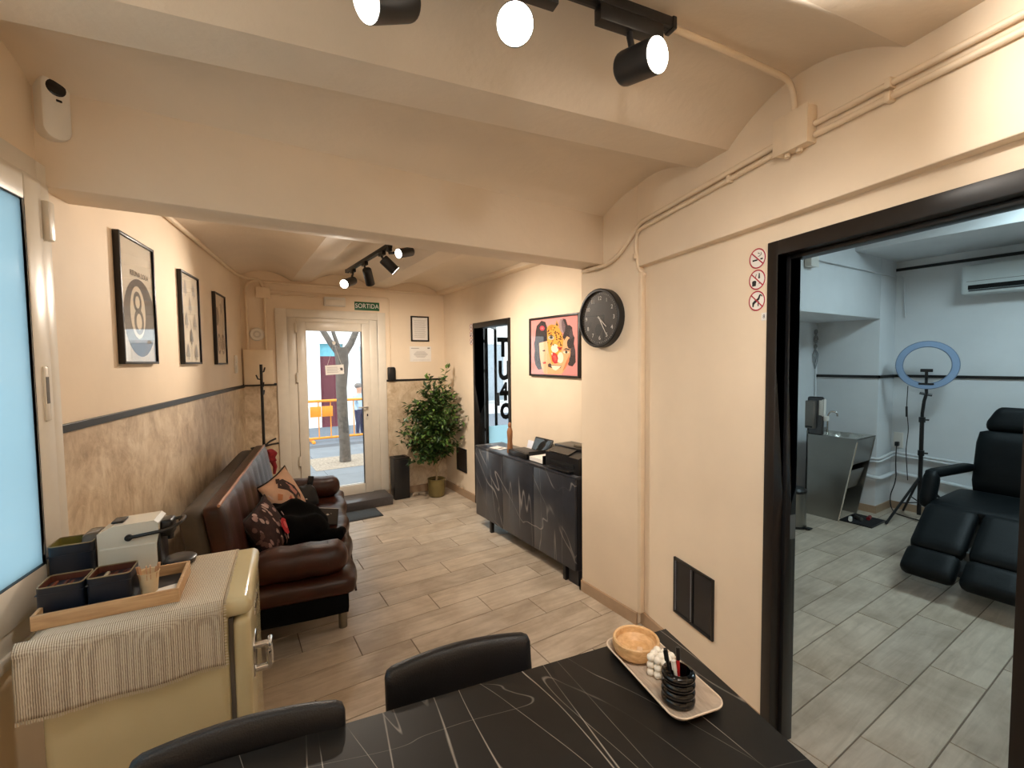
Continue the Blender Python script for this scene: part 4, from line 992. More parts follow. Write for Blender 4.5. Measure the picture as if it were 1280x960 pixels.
t = thing('tan_pouch', 'tan pouch lying between the jacket and the notebook', 'pouch', S(-0.285, 0.97, 0.425), SZ)
ob('body', G().rbox((0, 0, 0.045), (0.09, 0.06, 0.045), 0.035, (6, 6, 6)), M('tan_cloth', srgb(206, 176, 140), 0.9), t, ang=80)
ob('seam', G().tube([(-0.08, -0.061, 0.05), (0.08, -0.061, 0.05)], 0.003, 5), M('seam_tan', srgb(150, 120, 90), 0.9), t)

# ================================================================== COAT STAND, DOOR MAT, BLACK BIN, PLANT
t = thing('coat_stand', 'thin black coat stand in the corner behind the sofa', 'coat stand', (0.30, 5.0, 0))
ob('pole', G().tube([(0, 0, 0.02), (0, 0, 1.595)], 0.013, 10), black, t)
for z, a in ((1.52, 40), (1.45, 165), (1.38, 290), (1.30, 60)):
    c_, s_2 = math.cos(R(a)), math.sin(R(a))
    ob('hook', G().tube([(0, 0, z), (0.03 * c_, 0.03 * s_2, z + 0.005), (0.045 * c_, 0.045 * s_2, z + 0.045)], 0.007, 7), black, t)
for a, L, up_ in ((0, 0.13, 0.02), (25, 0.12, 0.06), (180, 0.2, -0.03), (200, 0.12, 0.0)):
    c_, s_2 = math.cos(R(a)), math.sin(R(a))
    ob('lower_hook', G().tube([(0, 0, 0.80), (L * 0.5 * c_, L * 0.5 * s_2, 0.80 + up_ * 0.7), (L * c_, L * s_2, 0.80 + up_ - (0.06 if a == 180 else 0))], 0.009, 7), black, t)
for a in (0, 120, 240):
    c_, s_2 = math.cos(R(a)), math.sin(R(a))
    ob('foot', G().tube([(0, 0, 0.06), (0.1 * c_, 0.1 * s_2, 0.04), (0.2 * c_, 0.2 * s_2, 0.011)], 0.011, 8), black, t)
t = thing('red_scarf', 'small red scarf bundle hanging on the coat stand', 'scarf', (0.355, 4.965, 0.66))
ob('bundle', G().rbox((0, 0, 0.05), (0.045, 0.04, 0.065), 0.035, (8, 8, 8), lambda p: (p[0] + 0.01 * math.sin(p[2] * 80), p[1] + 0.01 * math.sin(p[0] * 90), p[2])), M('red_cloth', srgb(132, 26, 30), 0.85, var=0.15, vs=30), t, ang=100)
ob('tail', G().tube([(0.01, 0, 0.0), (0.03, -0.01, -0.06), (0.02, -0.02, -0.13)], [0.025, 0.02, 0.012], 9), M('red_cloth', (0, 0, 0, 1)), t)
t = thing('door_mat', 'dark grey door mat on the floor before the granite step', 'door mat', (1.06, 4.86, 0))
ob('rubber', G().box(-0.30, 0.295, -0.16, 0.145, 0, 0.009, 0.003), M('mat_edge', srgb(42, 44, 46), 0.7), t)
ob('pile', G().box(-0.28, 0.275, -0.14, 0.125, 0.008, 0.013, 0.002), M('mat_pile', srgb(66, 72, 76), 0.95, var=0.15, vs=90, bmp=0.5, bs_=300), t)
t = thing('waste_bin', 'tall black rectangular bin beside the street door', 'bin', (1.715, 5.235, 0))
ob('body', G().box(-0.092, 0.092, -0.08, 0.085, 0, 0.465, 0.008), plastic_b, t)
ob('top', G().box(-0.096, 0.096, -0.084, 0.089, 0.463, 0.49, 0.006), black, t)
ob('opening', G().box(-0.06, 0.06, -0.05, 0.05, 0.488, 0.4915), M('slot_black', srgb(6, 6, 6), 0.9), t)
# potted fig
t = thing('potted_tree', 'leafy green fig tree in an olive pot in the corner', 'plant', (2.10, 5.055, 0))
pot = ob('pot', G().lathe([(0, 0), (0.082, 0), (0.094, 0.012), (0.101, 0.08), (0.101, 0.2), (0.105, 0.205), (0.105, 0.213), (0.094, 0.213), (0.09, 0.18), (0, 0.175)], 28, close=False), M('pot_olive', srgb(112, 98, 56), 0.4, var=0.08), t)
ob('soil', G().lathe([(0, 0.185), (0.05, 0.188), (0.092, 0.18)], 20, close=False), M('soil', srgb(46, 32, 24), 0.95, var=0.3, vs=60), pot)
rnd = random.Random(21)
tg = G(); tg.tube([(0, 0, 0.17), (0.01, -0.005, 0.35), (-0.005, 0.0, 0.55), (0.0, 0.0, 0.85), (0.02, 0, 1.15)], [0.014, 0.012, 0.011, 0.009, 0.005], 8)
tg.tube([(0.012, 0, 0.34), (0.06, -0.03, 0.44), (0.13, -0.05, 0.52), (0.2, -0.08, 0.66)], [0.009, 0.008, 0.006, 0.004], 7)
ob('trunk', tg, M('bark_pale', srgb(168, 146, 116), 0.85, var=0.15, vs=40), t)
tw = G(); lv = G()
def leaf(p, d, n, L, wd, mi):
    d = d.normalized(); s = d.cross(n)
    if s.length < 1e-3: s = d.cross(Vector((1, 0, 0)))
    s.normalize(); n2 = s.cross(d)
    b0 = p; m1 = p + d * L * 0.4 - n2 * wd * 0.12; tip = p + d * L - n2 * L * 0.18
    l_ = m1 + s * wd / 2 + n2 * wd * 0.18; r_ = m1 - s * wd / 2 + n2 * wd * 0.18
    lv.add([b0, l_, tip, r_, m1], [(0, 4, 1), (1, 4, 2), (2, 4, 3), (3, 4, 0)], mi)
tips = []
for k in range(135):
    while True:
        q = Vector((rnd.uniform(-1, 1), rnd.uniform(-1, 1), rnd.uniform(-1, 1)))
        if 0.25 < q.length < 1: break
    hz = q.z
    rx = 0.43 * (1.0 if hz < 0.3 else 1.15 - 0.5 * hz)
    e = Vector((-0.07 + q.x * rx + 0.05 * hz, -0.13 + q.y * 0.30, 0.90 + hz * 0.47))
    if k < 5: e = Vector(((0.13, -0.09, 1.53), (0.04, -0.1, 1.42), (-0.14, -0.12, 1.42), (-0.40, -0.15, 1.14), (-0.36, -0.12, 0.48))[k])
    if e.x > 0.25: e.x = 0.25
    if e.y > 0.24: e.y = 0.2
    tips.append(e)
    b0 = Vector((0, 0, max(0.40, min(1.1, e.z - 0.32 * rnd.uniform(0.4, 1.0)))))
    mid = b0.lerp(e, 0.5) + Vector((0, 0, 0.03))
    pts = [b0, b0.lerp(mid, 0.5), mid, mid.lerp(e, 0.5), e]
    tw.tube(pts, [0.004, 0.0035, 0.003, 0.0022, 0.0012], 5, cap=False)
    for j in range(24):
        u = 0.3 + 0.7 * (j / 23)
        p = (b0.lerp(mid, u * 2) if u < 0.5 else mid.lerp(e, u * 2 - 1)) + Vector((rnd.gauss(0, 0.016), rnd.gauss(0, 0.016), rnd.gauss(0, 0.016)))
        d = (e - b0).normalized() * 0.6 + Vector((rnd.uniform(-1, 1), rnd.uniform(-1, 1), rnd.uniform(-0.9, 0.7)))
        L = rnd.uniform(0.05, 0.085)
        if p.x + d.normalized().x * L > 0.262 or p.y + d.normalized().y * L > 0.28: continue
        leaf(p, d, Vector((rnd.uniform(-0.4, 0.4), rnd.uniform(-0.5, 0.2), 1)), L, L * 0.5, rnd.choice((0, 0, 1, 2)))
ob('twigs', tw, M('twig_brown', srgb(120, 100, 74), 0.85), t)
fo = ob('foliage', lv, [M('leaf_dark', srgb(42, 66, 30), 0.42, var=0.15), M('leaf_mid', srgb(62, 92, 40), 0.42, var=0.15), M('leaf_light', srgb(98, 128, 58), 0.45, var=0.15)], t, smooth=False, merge=False)
fo['kind'] = 'stuff'

# ================================================================== SIDEBOARD AND WHAT STANDS ON IT
t = thing('sideboard', 'black marble sideboard with three doors against the far wall', 'sideboard', (2.05, 2.44, 0))
ob('top', G().box(-0.004, 0.302, -0.01, 1.502, 0.765, 0.785, 0.002), 'marble_side', t)
ob('carcass', G().box(0.018, 0.302, 0.0, 1.498, 0.108, 0.766), M('carcass_dark', srgb(34, 34, 38), 0.5), t)
for y0, y1 in ((0.003, 0.507), (0.511, 0.986), (0.990, 1.497)):
    d = ob('door', G().box(-0.003, 0.016, y0, y1, 0.11, 0.763, 0.0015), 'marble_side', t)
for x, y in ((0.012, 0.13), (0.012, 1.225), (0.27, 0.13), (0.27, 1.225)):
    ob('leg', G().box(x - 0.01, x + 0.022, y - 0.016, y + 0.016, 0, 0.11, 0.002), black, t)
ob('plinth', G().box(0.02, 0.29, -0.008, 0.1, 0, 0.108), M('carcass_dark', srgb(34, 34, 38), 0.5), t)
ZT = 0.785
t = thing('printer', 'black inkjet printer on the sideboard beside the pillar', 'printer', (2.085, 2.445, ZT))
ob('body', G().prism([(0, 0), (0.26, 0), (0.26, 0.15), (0.10, 0.15), (0.0, 0.118)], 'y', 0.0, 0.39), plastic_b, t, smooth=False)
ob('scanner_lid', G().box(0.09, 0.262, -0.002, 0.392, 0.148, 0.168, 0.005), M('printer_dark', srgb(34, 33, 33), 0.28), t)
ob('document_feeder', G().box(0.12, 0.25, 0.0, 0.2, 0.166, 0.186, 0.006), M('printer_tan', srgb(88, 78, 62), 0.3), t)
ob('control_panel', G().prism([(0.005, 0.123), (0.09, 0.151), (0.088, 0.156), (0.003, 0.128)], 'y', 0.12, 0.36), M('printer_dark', (0, 0, 0, 1)), t, smooth=False)
ob('output_slot', G().box(-0.003, 0.01, 0.05, 0.34, 0.045, 0.07), M('slot_black', (0, 0, 0, 1)), t)
ob('output_tray', G().box(-0.045, 0.02, 0.06, 0.33, 0.014, 0.024, 0.003), plastic_b, t)
ob('paper_support', G().box(0.245, 0.262, 0.03, 0.18, 0.16, 0.27, 0.004, mat=Matrix.Rotation(R(4), 4, 'Y')), M('support_clear', srgb(180, 176, 170), 0.2), t)
t = thing('paper_tray', 'black letter tray holding paper between printer and till', 'letter tray', (2.085, 2.87, ZT))
ob('base', G().box(0, 0.2, 0, 0.2, 0, 0.006), plastic_b, t)
ob('side', G().box(0, 0.2, 0, 0.007, 0.005, 0.07, 0.002), plastic_b, t)
ob('side', G().box(0, 0.2, 0.193, 0.2, 0.005, 0.07, 0.002), plastic_b, t)
ob('back', G().box(0.193, 0.2, 0.007, 0.193, 0.005, 0.075, 0.002), plastic_b, t)
tag(ob('paper_stack', G().box(2.087, 2.27, 2.88, 3.06, ZT + 0.007, ZT + 0.038), paper), 'stack of white paper in the black letter tray', 'paper')
t = thing('till', 'flat black till box on the sideboard', 'till', (2.075, 3.09, ZT))
ob('body', G().box(0, 0.17, 0, 0.28, 0, 0.05, 0.006), plastic_b, t)
ob('drawer_front', G().box(-0.003, 0.004, 0.012, 0.268, 0.006, 0.042, 0.003), M('printer_dark', (0, 0, 0, 1)), t)
ob('keypad', G().box(0.02, 0.15, 0.03, 0.25, 0.049, 0.053, 0.002), M('keypad_grey', srgb(58, 58, 60), 0.5), t)
t = thing('tablet_screen', 'small tilted black screen reflecting the street behind the till', 'screen', (2.27, 3.185, ZT)); t.rotation_euler = (0, 0, R(-90))
mt = Matrix.Rotation(R(-24), 4, 'X')
ob('bezel', G().box(-0.125, 0.125, -0.008, 0.008, 0.0, 0.155, 0.005, mat=mt), plastic_b, t)
ob('glass', G().box(-0.113, 0.113, -0.0095, -0.0075, 0.012, 0.143, mat=mt), M('screen_glass', srgb(30, 36, 38), 0.05, var=0.0), t)
ob('stand', G().box(-0.06, 0.06, 0.005, 0.075, 0.0, 0.012, 0.003), plastic_b, t)
t = thing('leaflet_holder', 'white leaflet holder leaning behind the till', 'leaflet holder', (2.30, 3.375, ZT)); t.rotation_euler = (0, 0, R(-90))
ob('leaflet', G().box(-0.045, 0.045, -0.004, 0.004, 0, 0.10, 0.001, mat=Matrix.Rotation(R(-15), 4, 'X')), M('leaflet', srgb(222, 226, 238), 0.5), t)
ob('holder', G().box(-0.048, 0.048, -0.012, -0.005, 0, 0.035, 0.002, mat=Matrix.Rotation(R(-15), 4, 'X')), plastic_w, t)
t = thing('wooden_figure', 'slim brown wooden figure at the doorway end of the sideboard', 'figurine', (2.13, 3.43, ZT))
ob('body', G().lathe([(0.024, 0), (0.027, 0.008), (0.025, 0.05), (0.022, 0.11), (0.025, 0.15), (0.026, 0.19), (0.02, 0.215), (0.012, 0.23)], 16), M('figure_wood', srgb(150, 104, 68), 0.55, var=0.1), t)
ob('head', G().lathe([(0.012, 0.228), (0.017, 0.24), (0.016, 0.258), (0.006, 0.272), (0, 0.274)], 14, close=False), M('figure_wood', (0, 0, 0, 1)), t)
t = thing('leaflet', 'flat pale leaflet lying on the doorway end of the sideboard', 'leaflet', (2.16, 3.68, ZT), R(12))
ob('sheet', G().box(-0.05, 0.05, -0.075, 0.075, 0, 0.002), paper, t)
decal_l = ob('print', G().box(-0.03, 0.03, -0.05, -0.01, 0.002, 0.0024), M('ink_grey', srgb(120, 118, 116), 0.8), t)

# ================================================================== FRIDGE AND WHAT STANDS ON IT
FC = Vector((-0.212, 1.905, 0)); FZ = R(-6)
def FR(x, y, z):
    c_, s_ = math.cos(FZ), math.sin(FZ)
    return (FC.x + x * c_ - y * s_, FC.y + x * s_ + y * c_, z)
t = thing('retro_fridge', 'small cream retro fridge with chrome handle under the window', 'fridge', FC, FZ)
ob('body', G().box(-0.225, 0.222, -0.23, 0.23, 0.03, 0.86, 0.028, seg=5), fridge_m, t, ang=60)
ob('top_cap', G().box(0.18, 0.286, -0.231, 0.231, 0.80, 0.861, 0.026, seg=5), fridge_m, t, ang=60)
d = ob('door', G().box(0.228, 0.280, -0.229, 0.229, 0.05, 0.793, 0.02, seg=4), fridge_m, t, ang=60)
ob('door_seal', G().box(0.219, 0.231, -0.222, 0.222, 0.05, 0.80), M('seal_grey', (0, 0, 0, 1)), t)
ob('handle', G().tube(bend([(0.278, -0.15, 0.655), (0.325, -0.15, 0.655), (0.328, -0.15, 0.575), (0.278, -0.15, 0.575)], 0.015), 0.011, 10), chrome, d)
ob('handle_plate', G().box(0.277, 0.284, -0.175, -0.06, 0.56, 0.67, 0.004), chrome, d)
ob('handle_grip', G().box(0.318, 0.334, -0.165, -0.07, 0.59, 0.64, 0.006), chrome, d)
text('lettering', 'SMEG', 0.06, chrome, d, (0.2805, 0.0, 0.735), rot=(R(90), 0, R(90)), ext=0.003)
for x in (-0.19, 0.19):
    for y in (-0.19, 0.19):
        ob('foot', G().tube([(x, y, 0), (x, y, 0.035)], 0.016, 10), plastic_b, t)
t = thing('table_runner', 'woven beige runner draped over the fridge top', 'table runner', FC, FZ)
def cl(u, v):
    x = -0.262 + 0.472 * u
    s = v * 0.66
    if s < 0.43: y, z = 0.205 - s, 0.866
    elif s < 0.49:
        a = (s - 0.43) / 0.06 * math.pi / 2; y, z = -0.225 - 0.026 * math.sin(a), 0.866 - 0.03 * (1 - math.cos(a))
    else: y, z = -0.251 - 0.004 * math.sin(x * 30), 0.836 - (s - 0.49)
    if s >= 0.43: y -= 0.004 * math.sin(x * 22 + 1) * min(1, (s - 0.43) / 0.1); z += 0.006 * math.sin(x * 9) * max(0, (s - 0.49) / 0.17)
    if x < -0.225 and s < 0.43: z -= (-(x + 0.225)) * 0.9
    return (x, y, z)
o = ob('cloth', G().surf(cl, 30, 60), 'woven', t, ang=80)
md = o.modifiers.new('thick', 'SOLIDIFY'); md.thickness = 0.003; md.offset = 0
g = G()
rnd = random.Random(2)
for k in range(90):
    u = k / 89; p = cl(u, 1.0); g.box(p[0] - 0.0012, p[0] + 0.0012, p[1] - 0.001, p[1] + 0.001, p[2] - 0.008 - 0.004 * rnd.random(), p[2])
for k in range(70):
    p = cl(1.0, k / 69); g.box(p[0], p[0] + 0.006 + 0.003 * rnd.random(), p[1] - 0.0012, p[1] + 0.0012, p[2] - 0.001, p[2] + 0.001)
ob('fringe', g, M('fringe', srgb(214, 203, 184), 0.95), t, smooth=False, merge=False)['kind'] = 'stuff'
ZF = 0.8685
t = thing('serving_tray', 'light wooden tray on the runner carrying the dark tins', 'tray', FR(-0.083, -0.068, ZF), FZ + R(1.5))
ob('bottom', G().box(-0.160, 0.160, -0.106, 0.106, 0, 0.007), M('tray_floor', srgb(52, 50, 52), 0.5), t)
def wallslab(x0, x1, y0, y1): return G().box(x0, x1, y0, y1, 0.0, 0.042, 0.002)
ob('side', wallslab(-0.168, 0.168, -0.114, -0.104), 'tray_wood', t)
ob('side', wallslab(-0.168, 0.168, 0.104, 0.114), 'tray_wood', t)
ob('side', wallslab(-0.168, -0.158, -0.104, 0.104), 'tray_wood', t)
ob('side', wallslab(0.158, 0.168, -0.104, 0.104), 'tray_wood', t)
tin_m = M('tin_blue', srgb(20, 28, 42), 0.36, var=0.08); tin_in = M('tin_brown', srgb(86, 42, 26), 0.5); tin_gold = M('tin_gold', srgb(140, 124, 92), 0.35, 0.3); tin_ol = M('tin_olive', srgb(120, 112, 48), 0.5)
def tin(label, loc, rz, w_, d_, h_, inner, packs):
    t = thing('storage_tin', label, 'tin', loc, rz, 'dark blue open tins by the coffee machine')
    g = G()
    th = 0.003
    def rr(hx, hy, r, n=4):
        out = []
        for cx, cy, a0 in ((hx - r, hy - r, 0), (-hx + r, hy - r, 90), (-hx + r, -hy + r, 180), (hx - r, -hy + r, 270)):
            out += [(cx + r * math.cos(R(a0 + 90 * k / n)), cy + r * math.sin(R(a0 + 90 * k / n))) for k in range(n + 1)]
        return out
    O_, I_ = rr(w_ / 2, d_ / 2, 0.012), rr(w_ / 2 - th, d_ / 2 - th, 0.01); m = len(O_)
    vs = [(x, y, 0) for x, y in O_] + [(x, y, h_) for x, y in O_]
    ob('shell', G().add(vs, [tuple(range(m - 1, -1, -1))] + [(i, (i + 1) % m, m + (i + 1) % m, m + i) for i in range(m)]), tin_m, t)
    vs = [(x, y, h_) for x, y in I_] + [(x, y, 0.01) for x, y in I_]
    ob('lining', G().add(vs, [tuple(range(m, 2 * m))] + [(i, (i + 1) % m, m + (i + 1) % m, m + i) for i in range(m)]), inner, t)
    vs = [(x, y, h_) for x, y in O_] + [(x, y, h_ + 0.003) for x, y in O_] + [(x, y, h_ + 0.003) for x, y in I_] + [(x, y, h_) for x, y in I_]
    ob('rim', G().add(vs, [(q * m + i, q * m + (i + 1) % m, (q + 1) * m + (i + 1) % m, (q + 1) * m + i) for q in range(3) for i in range(m)]), tin_gold, t)
    ob('ridge', G().box(-w_ / 2 - 0.001, w_ / 2 + 0.001, -d_ / 2 - 0.001, d_ / 2 + 0.001, h_ * 0.78, h_ * 0.80), tin_m, t)
    rn = random.Random(len(label))
    for k in range(packs):
        x = -w_ / 2 + 0.02 + k * (w_ - 0.04) / max(1, packs - 1)
        ob('sachet', G().box(x - 0.004, x + 0.004, -d_ / 2 + 0.012, d_ / 2 - 0.014, 0.012, h_ - 0.012 - 0.01 * rn.random(), 0.001), M('sachet_%d' % (k % 3), (srgb(110, 56, 34), srgb(196, 180, 150), srgb(92, 40, 26))[k % 3], 0.6), t)
tin('dark blue tin at the window end of the tray', FR(-0.203, -0.083, ZF + 0.007), FZ, 0.104, 0.098, 0.088, tin_in, 6)
tin('dark blue tin in the middle of the tray beside the cup', FR(-0.092, -0.083, ZF + 0.007), FZ, 0.104, 0.098, 0.092, tin_in, 7)
tin('taller dark blue tin with olive lining behind the tray', FR(-0.244, 0.125, ZF), FZ + R(2), 0.112, 0.10, 0.148, tin_ol, 0)
t = thing('stirrer_cup', 'small cream paper cup of wooden stirrers in the tray', 'cup', FR(-0.006, -0.082, ZF + 0.0072))
ob('cup', G().lathe([(0, 0), (0.021, 0), (0.027, 0.066), (0.029, 0.067), (0.029, 0.070), (0.026, 0.069), (0.02, 0.01), (0, 0.01)], 24, close=False), M('cup_cream', srgb(226, 204, 166), 0.6), t)
rnd = random.Random(5)
for k in range(8):
    a = rnd.uniform(0, 6.28); r_ = 0.014
    ob('stirrer', G().box(-0.0035, 0.0035, -0.001, 0.001, 0.012, 0.086 + 0.012 * rnd.random(), mat=Matrix.Translation((r_ * math.cos(a), r_ * math.sin(a), 0)) @ Matrix.Rotation(a, 4, 'Z') @ Matrix.Rotation(R(9), 4, 'Y')), M('stirrer_wood', srgb(204, 160, 124), 0.7), t)
tag(ob('napkin', G().box(-0.03, 0.03, -0.035, 0.035, 0, 0.004, 0.001), paper, loc=FR(0.045, -0.10, ZF + 0.0075), rot=(0, 0, FZ + R(20))), 'folded white napkin in the corner of the tray', 'napkin')
# coffee machine: local x = front (spout), y = width
t = thing('coffee_machine', 'white capsule coffee machine with black lever on the fridge', 'coffee machine', FR(-0.075, 0.15, ZF), FZ)
white_gloss = M('machine_white', srgb(226, 222, 208), 0.22, var=0.01, coat=0.4)
ob('body', G().prism([(-0.105, 0), (0.055, 0), (0.055, 0.105), (0.062, 0.14), (0.062, 0.178), (0.05, 0.19), (-0.065, 0.186), (-0.105, 0.165)], 'y', -0.058, 0.058), white_gloss, t, smooth=False)
ob('body_trim', G().box(-0.10, 0.05, -0.0595, 0.0595, 0.108, 0.113), M('trim_white', srgb(240, 238, 228), 0.25, var=0.0), t)
ob('front_panel', G().box(0.055, 0.066, -0.054, 0.054, 0.0, 0.15, 0.004), plastic_b, t)
ob('brew_head', G().box(0.06, 0.098, -0.035, 0.035, 0.118, 0.178, 0.01, seg=3), plastic_b, t)
ob('spout', G().tube([(0.085, 0, 0.12), (0.085, 0, 0.10)], 0.01, 10), plastic_b, t)
lv_ = ob('lever', G().tube(bend([(-0.02, -0.064, 0.142), (0.09, -0.066, 0.152), (0.125, -0.04, 0.165), (0.125, 0.04, 0.165), (0.09, 0.066, 0.152), (-0.02, 0.064, 0.142)], 0.03), 0.006, 8), plastic_b, t)
ob('pivot', G().tube([(-0.02, -0.059, 0.142), (-0.02, -0.068, 0.142)], 0.011, 14), plastic_b, lv_)
ob('drip_tray', G().lathe([(0, 0.004), (0.05, 0.004), (0.056, 0.022), (0.05, 0.026), (0, 0.024)], 24, c=(0.105, 0, 0), close=False), plastic_b, t)
ob('water_tank', G().rbox((-0.125, 0, 0.085), (0.03, 0.05, 0.082), 0.02, (5, 5, 5)), M('tank_grey', srgb(84, 78, 70), 0.2), t, ang=80)
ob('top_button', G().box(-0.075, -0.04, -0.03, 0.03, 0.186, 0.194, 0.004), plastic_b, t)

# ================================================================== TABLE, CHAIRS AND WHAT STANDS ON IT
K_ = Vector((1.151, 0.933, 0)); ex = Vector((math.cos(R(170.42)), math.sin(R(170.42)), 0)); ey = Vector((math.cos(R(-105.5)), math.sin(R(-105.5)), 0))
t = thing('marble_table', 'black marble table with white veins in the foreground', 'table', (K_.x, K_.y, 0))
q = [Vector((0, 0, 0)), ex * 1.75, ex * 1.75 + ey * 0.80, ey * 0.80]
g = G().prism([(v.x, v.y) for v in q], 'z', 0.728, 0.75)
ob('top', g, 'marble_table', t, smooth=False)
for a, b_ in ((0.14, 0.1), (1.6, 0.1), (0.14, 0.70), (1.6, 0.70)):
    p = ex * a + ey * b_
    ob('leg', G().tube([(p.x, p.y, 0), (p.x, p.y, 0.73)], 0.022, 12), black, t)
ob('apron', G().prism([((ex * a + ey * b_).x, (ex * a + ey * b_).y) for a, b_ in ((0.12, 0.08), (1.63, 0.08), (1.63, 0.11), (0.12, 0.11))], 'z', 0.66, 0.728), black, t, smooth=False)
def chair(label, cx, cy, rz):
    t = thing('dining_chair', label, 'chair', (cx, cy, 0), rz, 'black upholstered chairs at the marble table')
    def bk(p):
        x, y, z = p
        return (x, y - 0.55 * x * x + 0.12 * z, z - 0.10 * x * x * (1 if z > 0 else -0.5) * 2)
    ob('backrest', G().rbox((0, 0.0, 0.712), (0.208, 0.020, 0.094), 0.019, (20, 4, 10), bk), 'black_leather', t, ang=80)
    ob('seat', G().rbox((0, -0.22, 0.455), (0.215, 0.205, 0.035), 0.03, (8, 8, 4)), 'black_leather', t, ang=80)
    for sx in (-1, 1):
        ob('back_post', G().tube([(sx * 0.12, -0.03, 0.44), (sx * 0.125, 0.02, 0.58), (sx * 0.12, 0.01, 0.70)], 0.011, 8), black, t)
        ob('leg', G().tube([(sx * 0.17, -0.06, 0.43), (sx * 0.2, 0.0, 0.0)], [0.014, 0.009], 8), black, t)
        ob('leg', G().tube([(sx * 0.17, -0.38, 0.43), (sx * 0.2, -0.42, 0.0)], [0.014, 0.009], 8), black, t)
    return t
chair('black padded chair at the middle of the table far side', 0.532, 1.135, R(-9.5))
chair('black padded chair next to the fridge, its top just in view', 0.012, 1.150, R(-9.5))
ZT = 0.75
TZ = R(-12.5)
TC = Vector((0.955, 0.795, ZT))
def TT(x, y, z):
    c_, s_ = math.cos(TZ), math.sin(TZ)
    return (TC.x + x * c_ - y * s_, TC.y + x * s_ + y * c_, TC.z + z)
def rrect(hx, hy, r, n=6):
    out = []
    for cx, cy, a0 in ((hx - r, hy - r, 0), (-hx + r, hy - r, 90), (-hx + r, -hy + r, 180), (hx - r, -hy + r, 270)):
        out += [(cx + r * math.cos(R(a0 + 90 * k / n)), cy + r * math.sin(R(a0 + 90 * k / n))) for k in range(n + 1)]
    return out
t = thing('stone_tray', 'beige rounded stone tray on the table corner by the wall', 'tray', tuple(TC), TZ)
rows = [(0.058, 0.145, 0.0, 0.028), (0.074, 0.163, 0.018, 0.034), (0.076, 0.165, 0.022, 0.035), (0.071, 0.160, 0.022, 0.032), (0.058, 0.146, 0.006, 0.026)]
vs = []; m = 28
for hx, hy, z, r_ in rows: vs += [(x, y, z) for x, y in rrect(hx, hy, r_)]
fs = [(q * m + i, q * m + (i + 1) % m, (q + 1) * m + (i + 1) % m, (q + 1) * m + i) for q in range(4) for i in range(m)] + [tuple(range(m - 1, -1, -1)), tuple(range(4 * m, 5 * m))]
ob('dish', G().add(vs, fs), 'stone_tray', t, ang=50)
ob('rim', G().tube([(x, y, 0.0225) for x, y in rrect(0.0745, 0.1635, 0.0345)] + [(rrect(0.0745, 0.1635, 0.0345)[0][0], rrect(0.0745, 0.1635, 0.0345)[0][1], 0.0225)], 0.0022, 6), M('rim_pale', srgb(226, 208, 188), 0.5), t)
t = thing('wooden_bowl', 'round light wooden bowl at the far end of the stone tray', 'bowl', TT(-0.004, 0.098, 0.0065))
ob('bowl', G().lathe([(0, 0), (0.046, 0), (0.060, 0.012), (0.066, 0.03), (0.065, 0.046), (0.062, 0.049), (0.057, 0.046), (0.055, 0.03), (0.04, 0.014), (0, 0.010)], 40, close=False), 'bowl_wood', t, ang=30)
ob('palo_chip', G().box(-0.012, 0.012, -0.008, 0.008, 0.012, 0.022, 0.003, mat=Matrix.Translation((0.0, -0.014, 0)) @ Matrix.Rotation(R(40), 4, 'Z')), M('chip_wood', srgb(226, 190, 150), 0.7), t)
t = thing('bubble_candle', 'white bubble cube candle between the bowl and the black pot', 'candle', TT(0.006, 0.0, 0.0065), TZ + R(28))
wax = M('white_wax', srgb(238, 230, 216), 0.5, var=0.01)
sph = [(0.0105 * math.sin(R(a)), 0.0105 - 0.0105 * math.cos(R(a))) for a in range(0, 181, 20)]
bm_ = G().lathe([(max(r_, 0.0), z) for r_, z in sph], 14, close=False).mesh('bubble'); bm_.materials.append(wax)
for p in bm_.polygons: p.use_smooth = True
for i in range(3):
    for j in range(3):
        for k in range(3):
            if (i, j, k) == (1, 1, 1): continue
            o = bpy.data.objects.new('bubble', bm_); C.objects.link(o); o.parent = t; o.location = ((i - 1) * 0.0195, (j - 1) * 0.0195, k * 0.0195)
ob('wick', G().tube([(0, 0, 0.055), (0.001, 0, 0.066)], 0.001, 5), paper, t)
t = thing('ring_pot', 'glossy black pen pot of stacked rings on the stone tray', 'pen pot', TT(-0.014, -0.092, 0.0065))
prof = [(0, 0)]
for k in range(4):
    for a in range(-90, 91, 18):
        prof.append((0.030 + 0.0105 * math.cos(R(a)), 0.0105 + 0.0195 * k + 0.0105 * math.sin(R(a))))
prof += [(0.028, 0.0805), (0.026, 0.06), (0.024, 0.006), (0, 0.006)]
ob('pot', G().lathe(prof, 36, close=False), M('gloss_black', srgb(8, 8, 9), 0.1, var=0.0), t, ang=80)
def pen(label, px, py, tilt, az, col, capc, L=0.115, name='pen'):
    p = thing(name, label, 'pen', TT(-0.014 + px, -0.092 + py, 0.014)); p.rotation_euler = (0, R(tilt), R(az))
    ob('barrel', G().tube([(0, 0, 0), (0, 0, L * 0.75)], 0.0042, 10), col, p)
    ob('cap', G().tube([(0, 0, L * 0.74), (0, 0, L)], 0.005, 10), capc, p)
    ob('clip', G().box(0.004, 0.0065, -0.001, 0.001, L * 0.76, L * 0.97), capc, p)
pen('slim black pen leaning left in the ring pot', -0.008, 0.006, 10, 150, plastic_b, plastic_b, 0.125)
pen('black marker with a red band in the ring pot', 0.008, 0.008, 3, 60, M('pen_red', srgb(196, 40, 40), 0.4), plastic_b, 0.118)
pen('white pen leaning in the ring pot', 0.0, -0.006, 9, 135, plastic_w, plastic_w, 0.098)

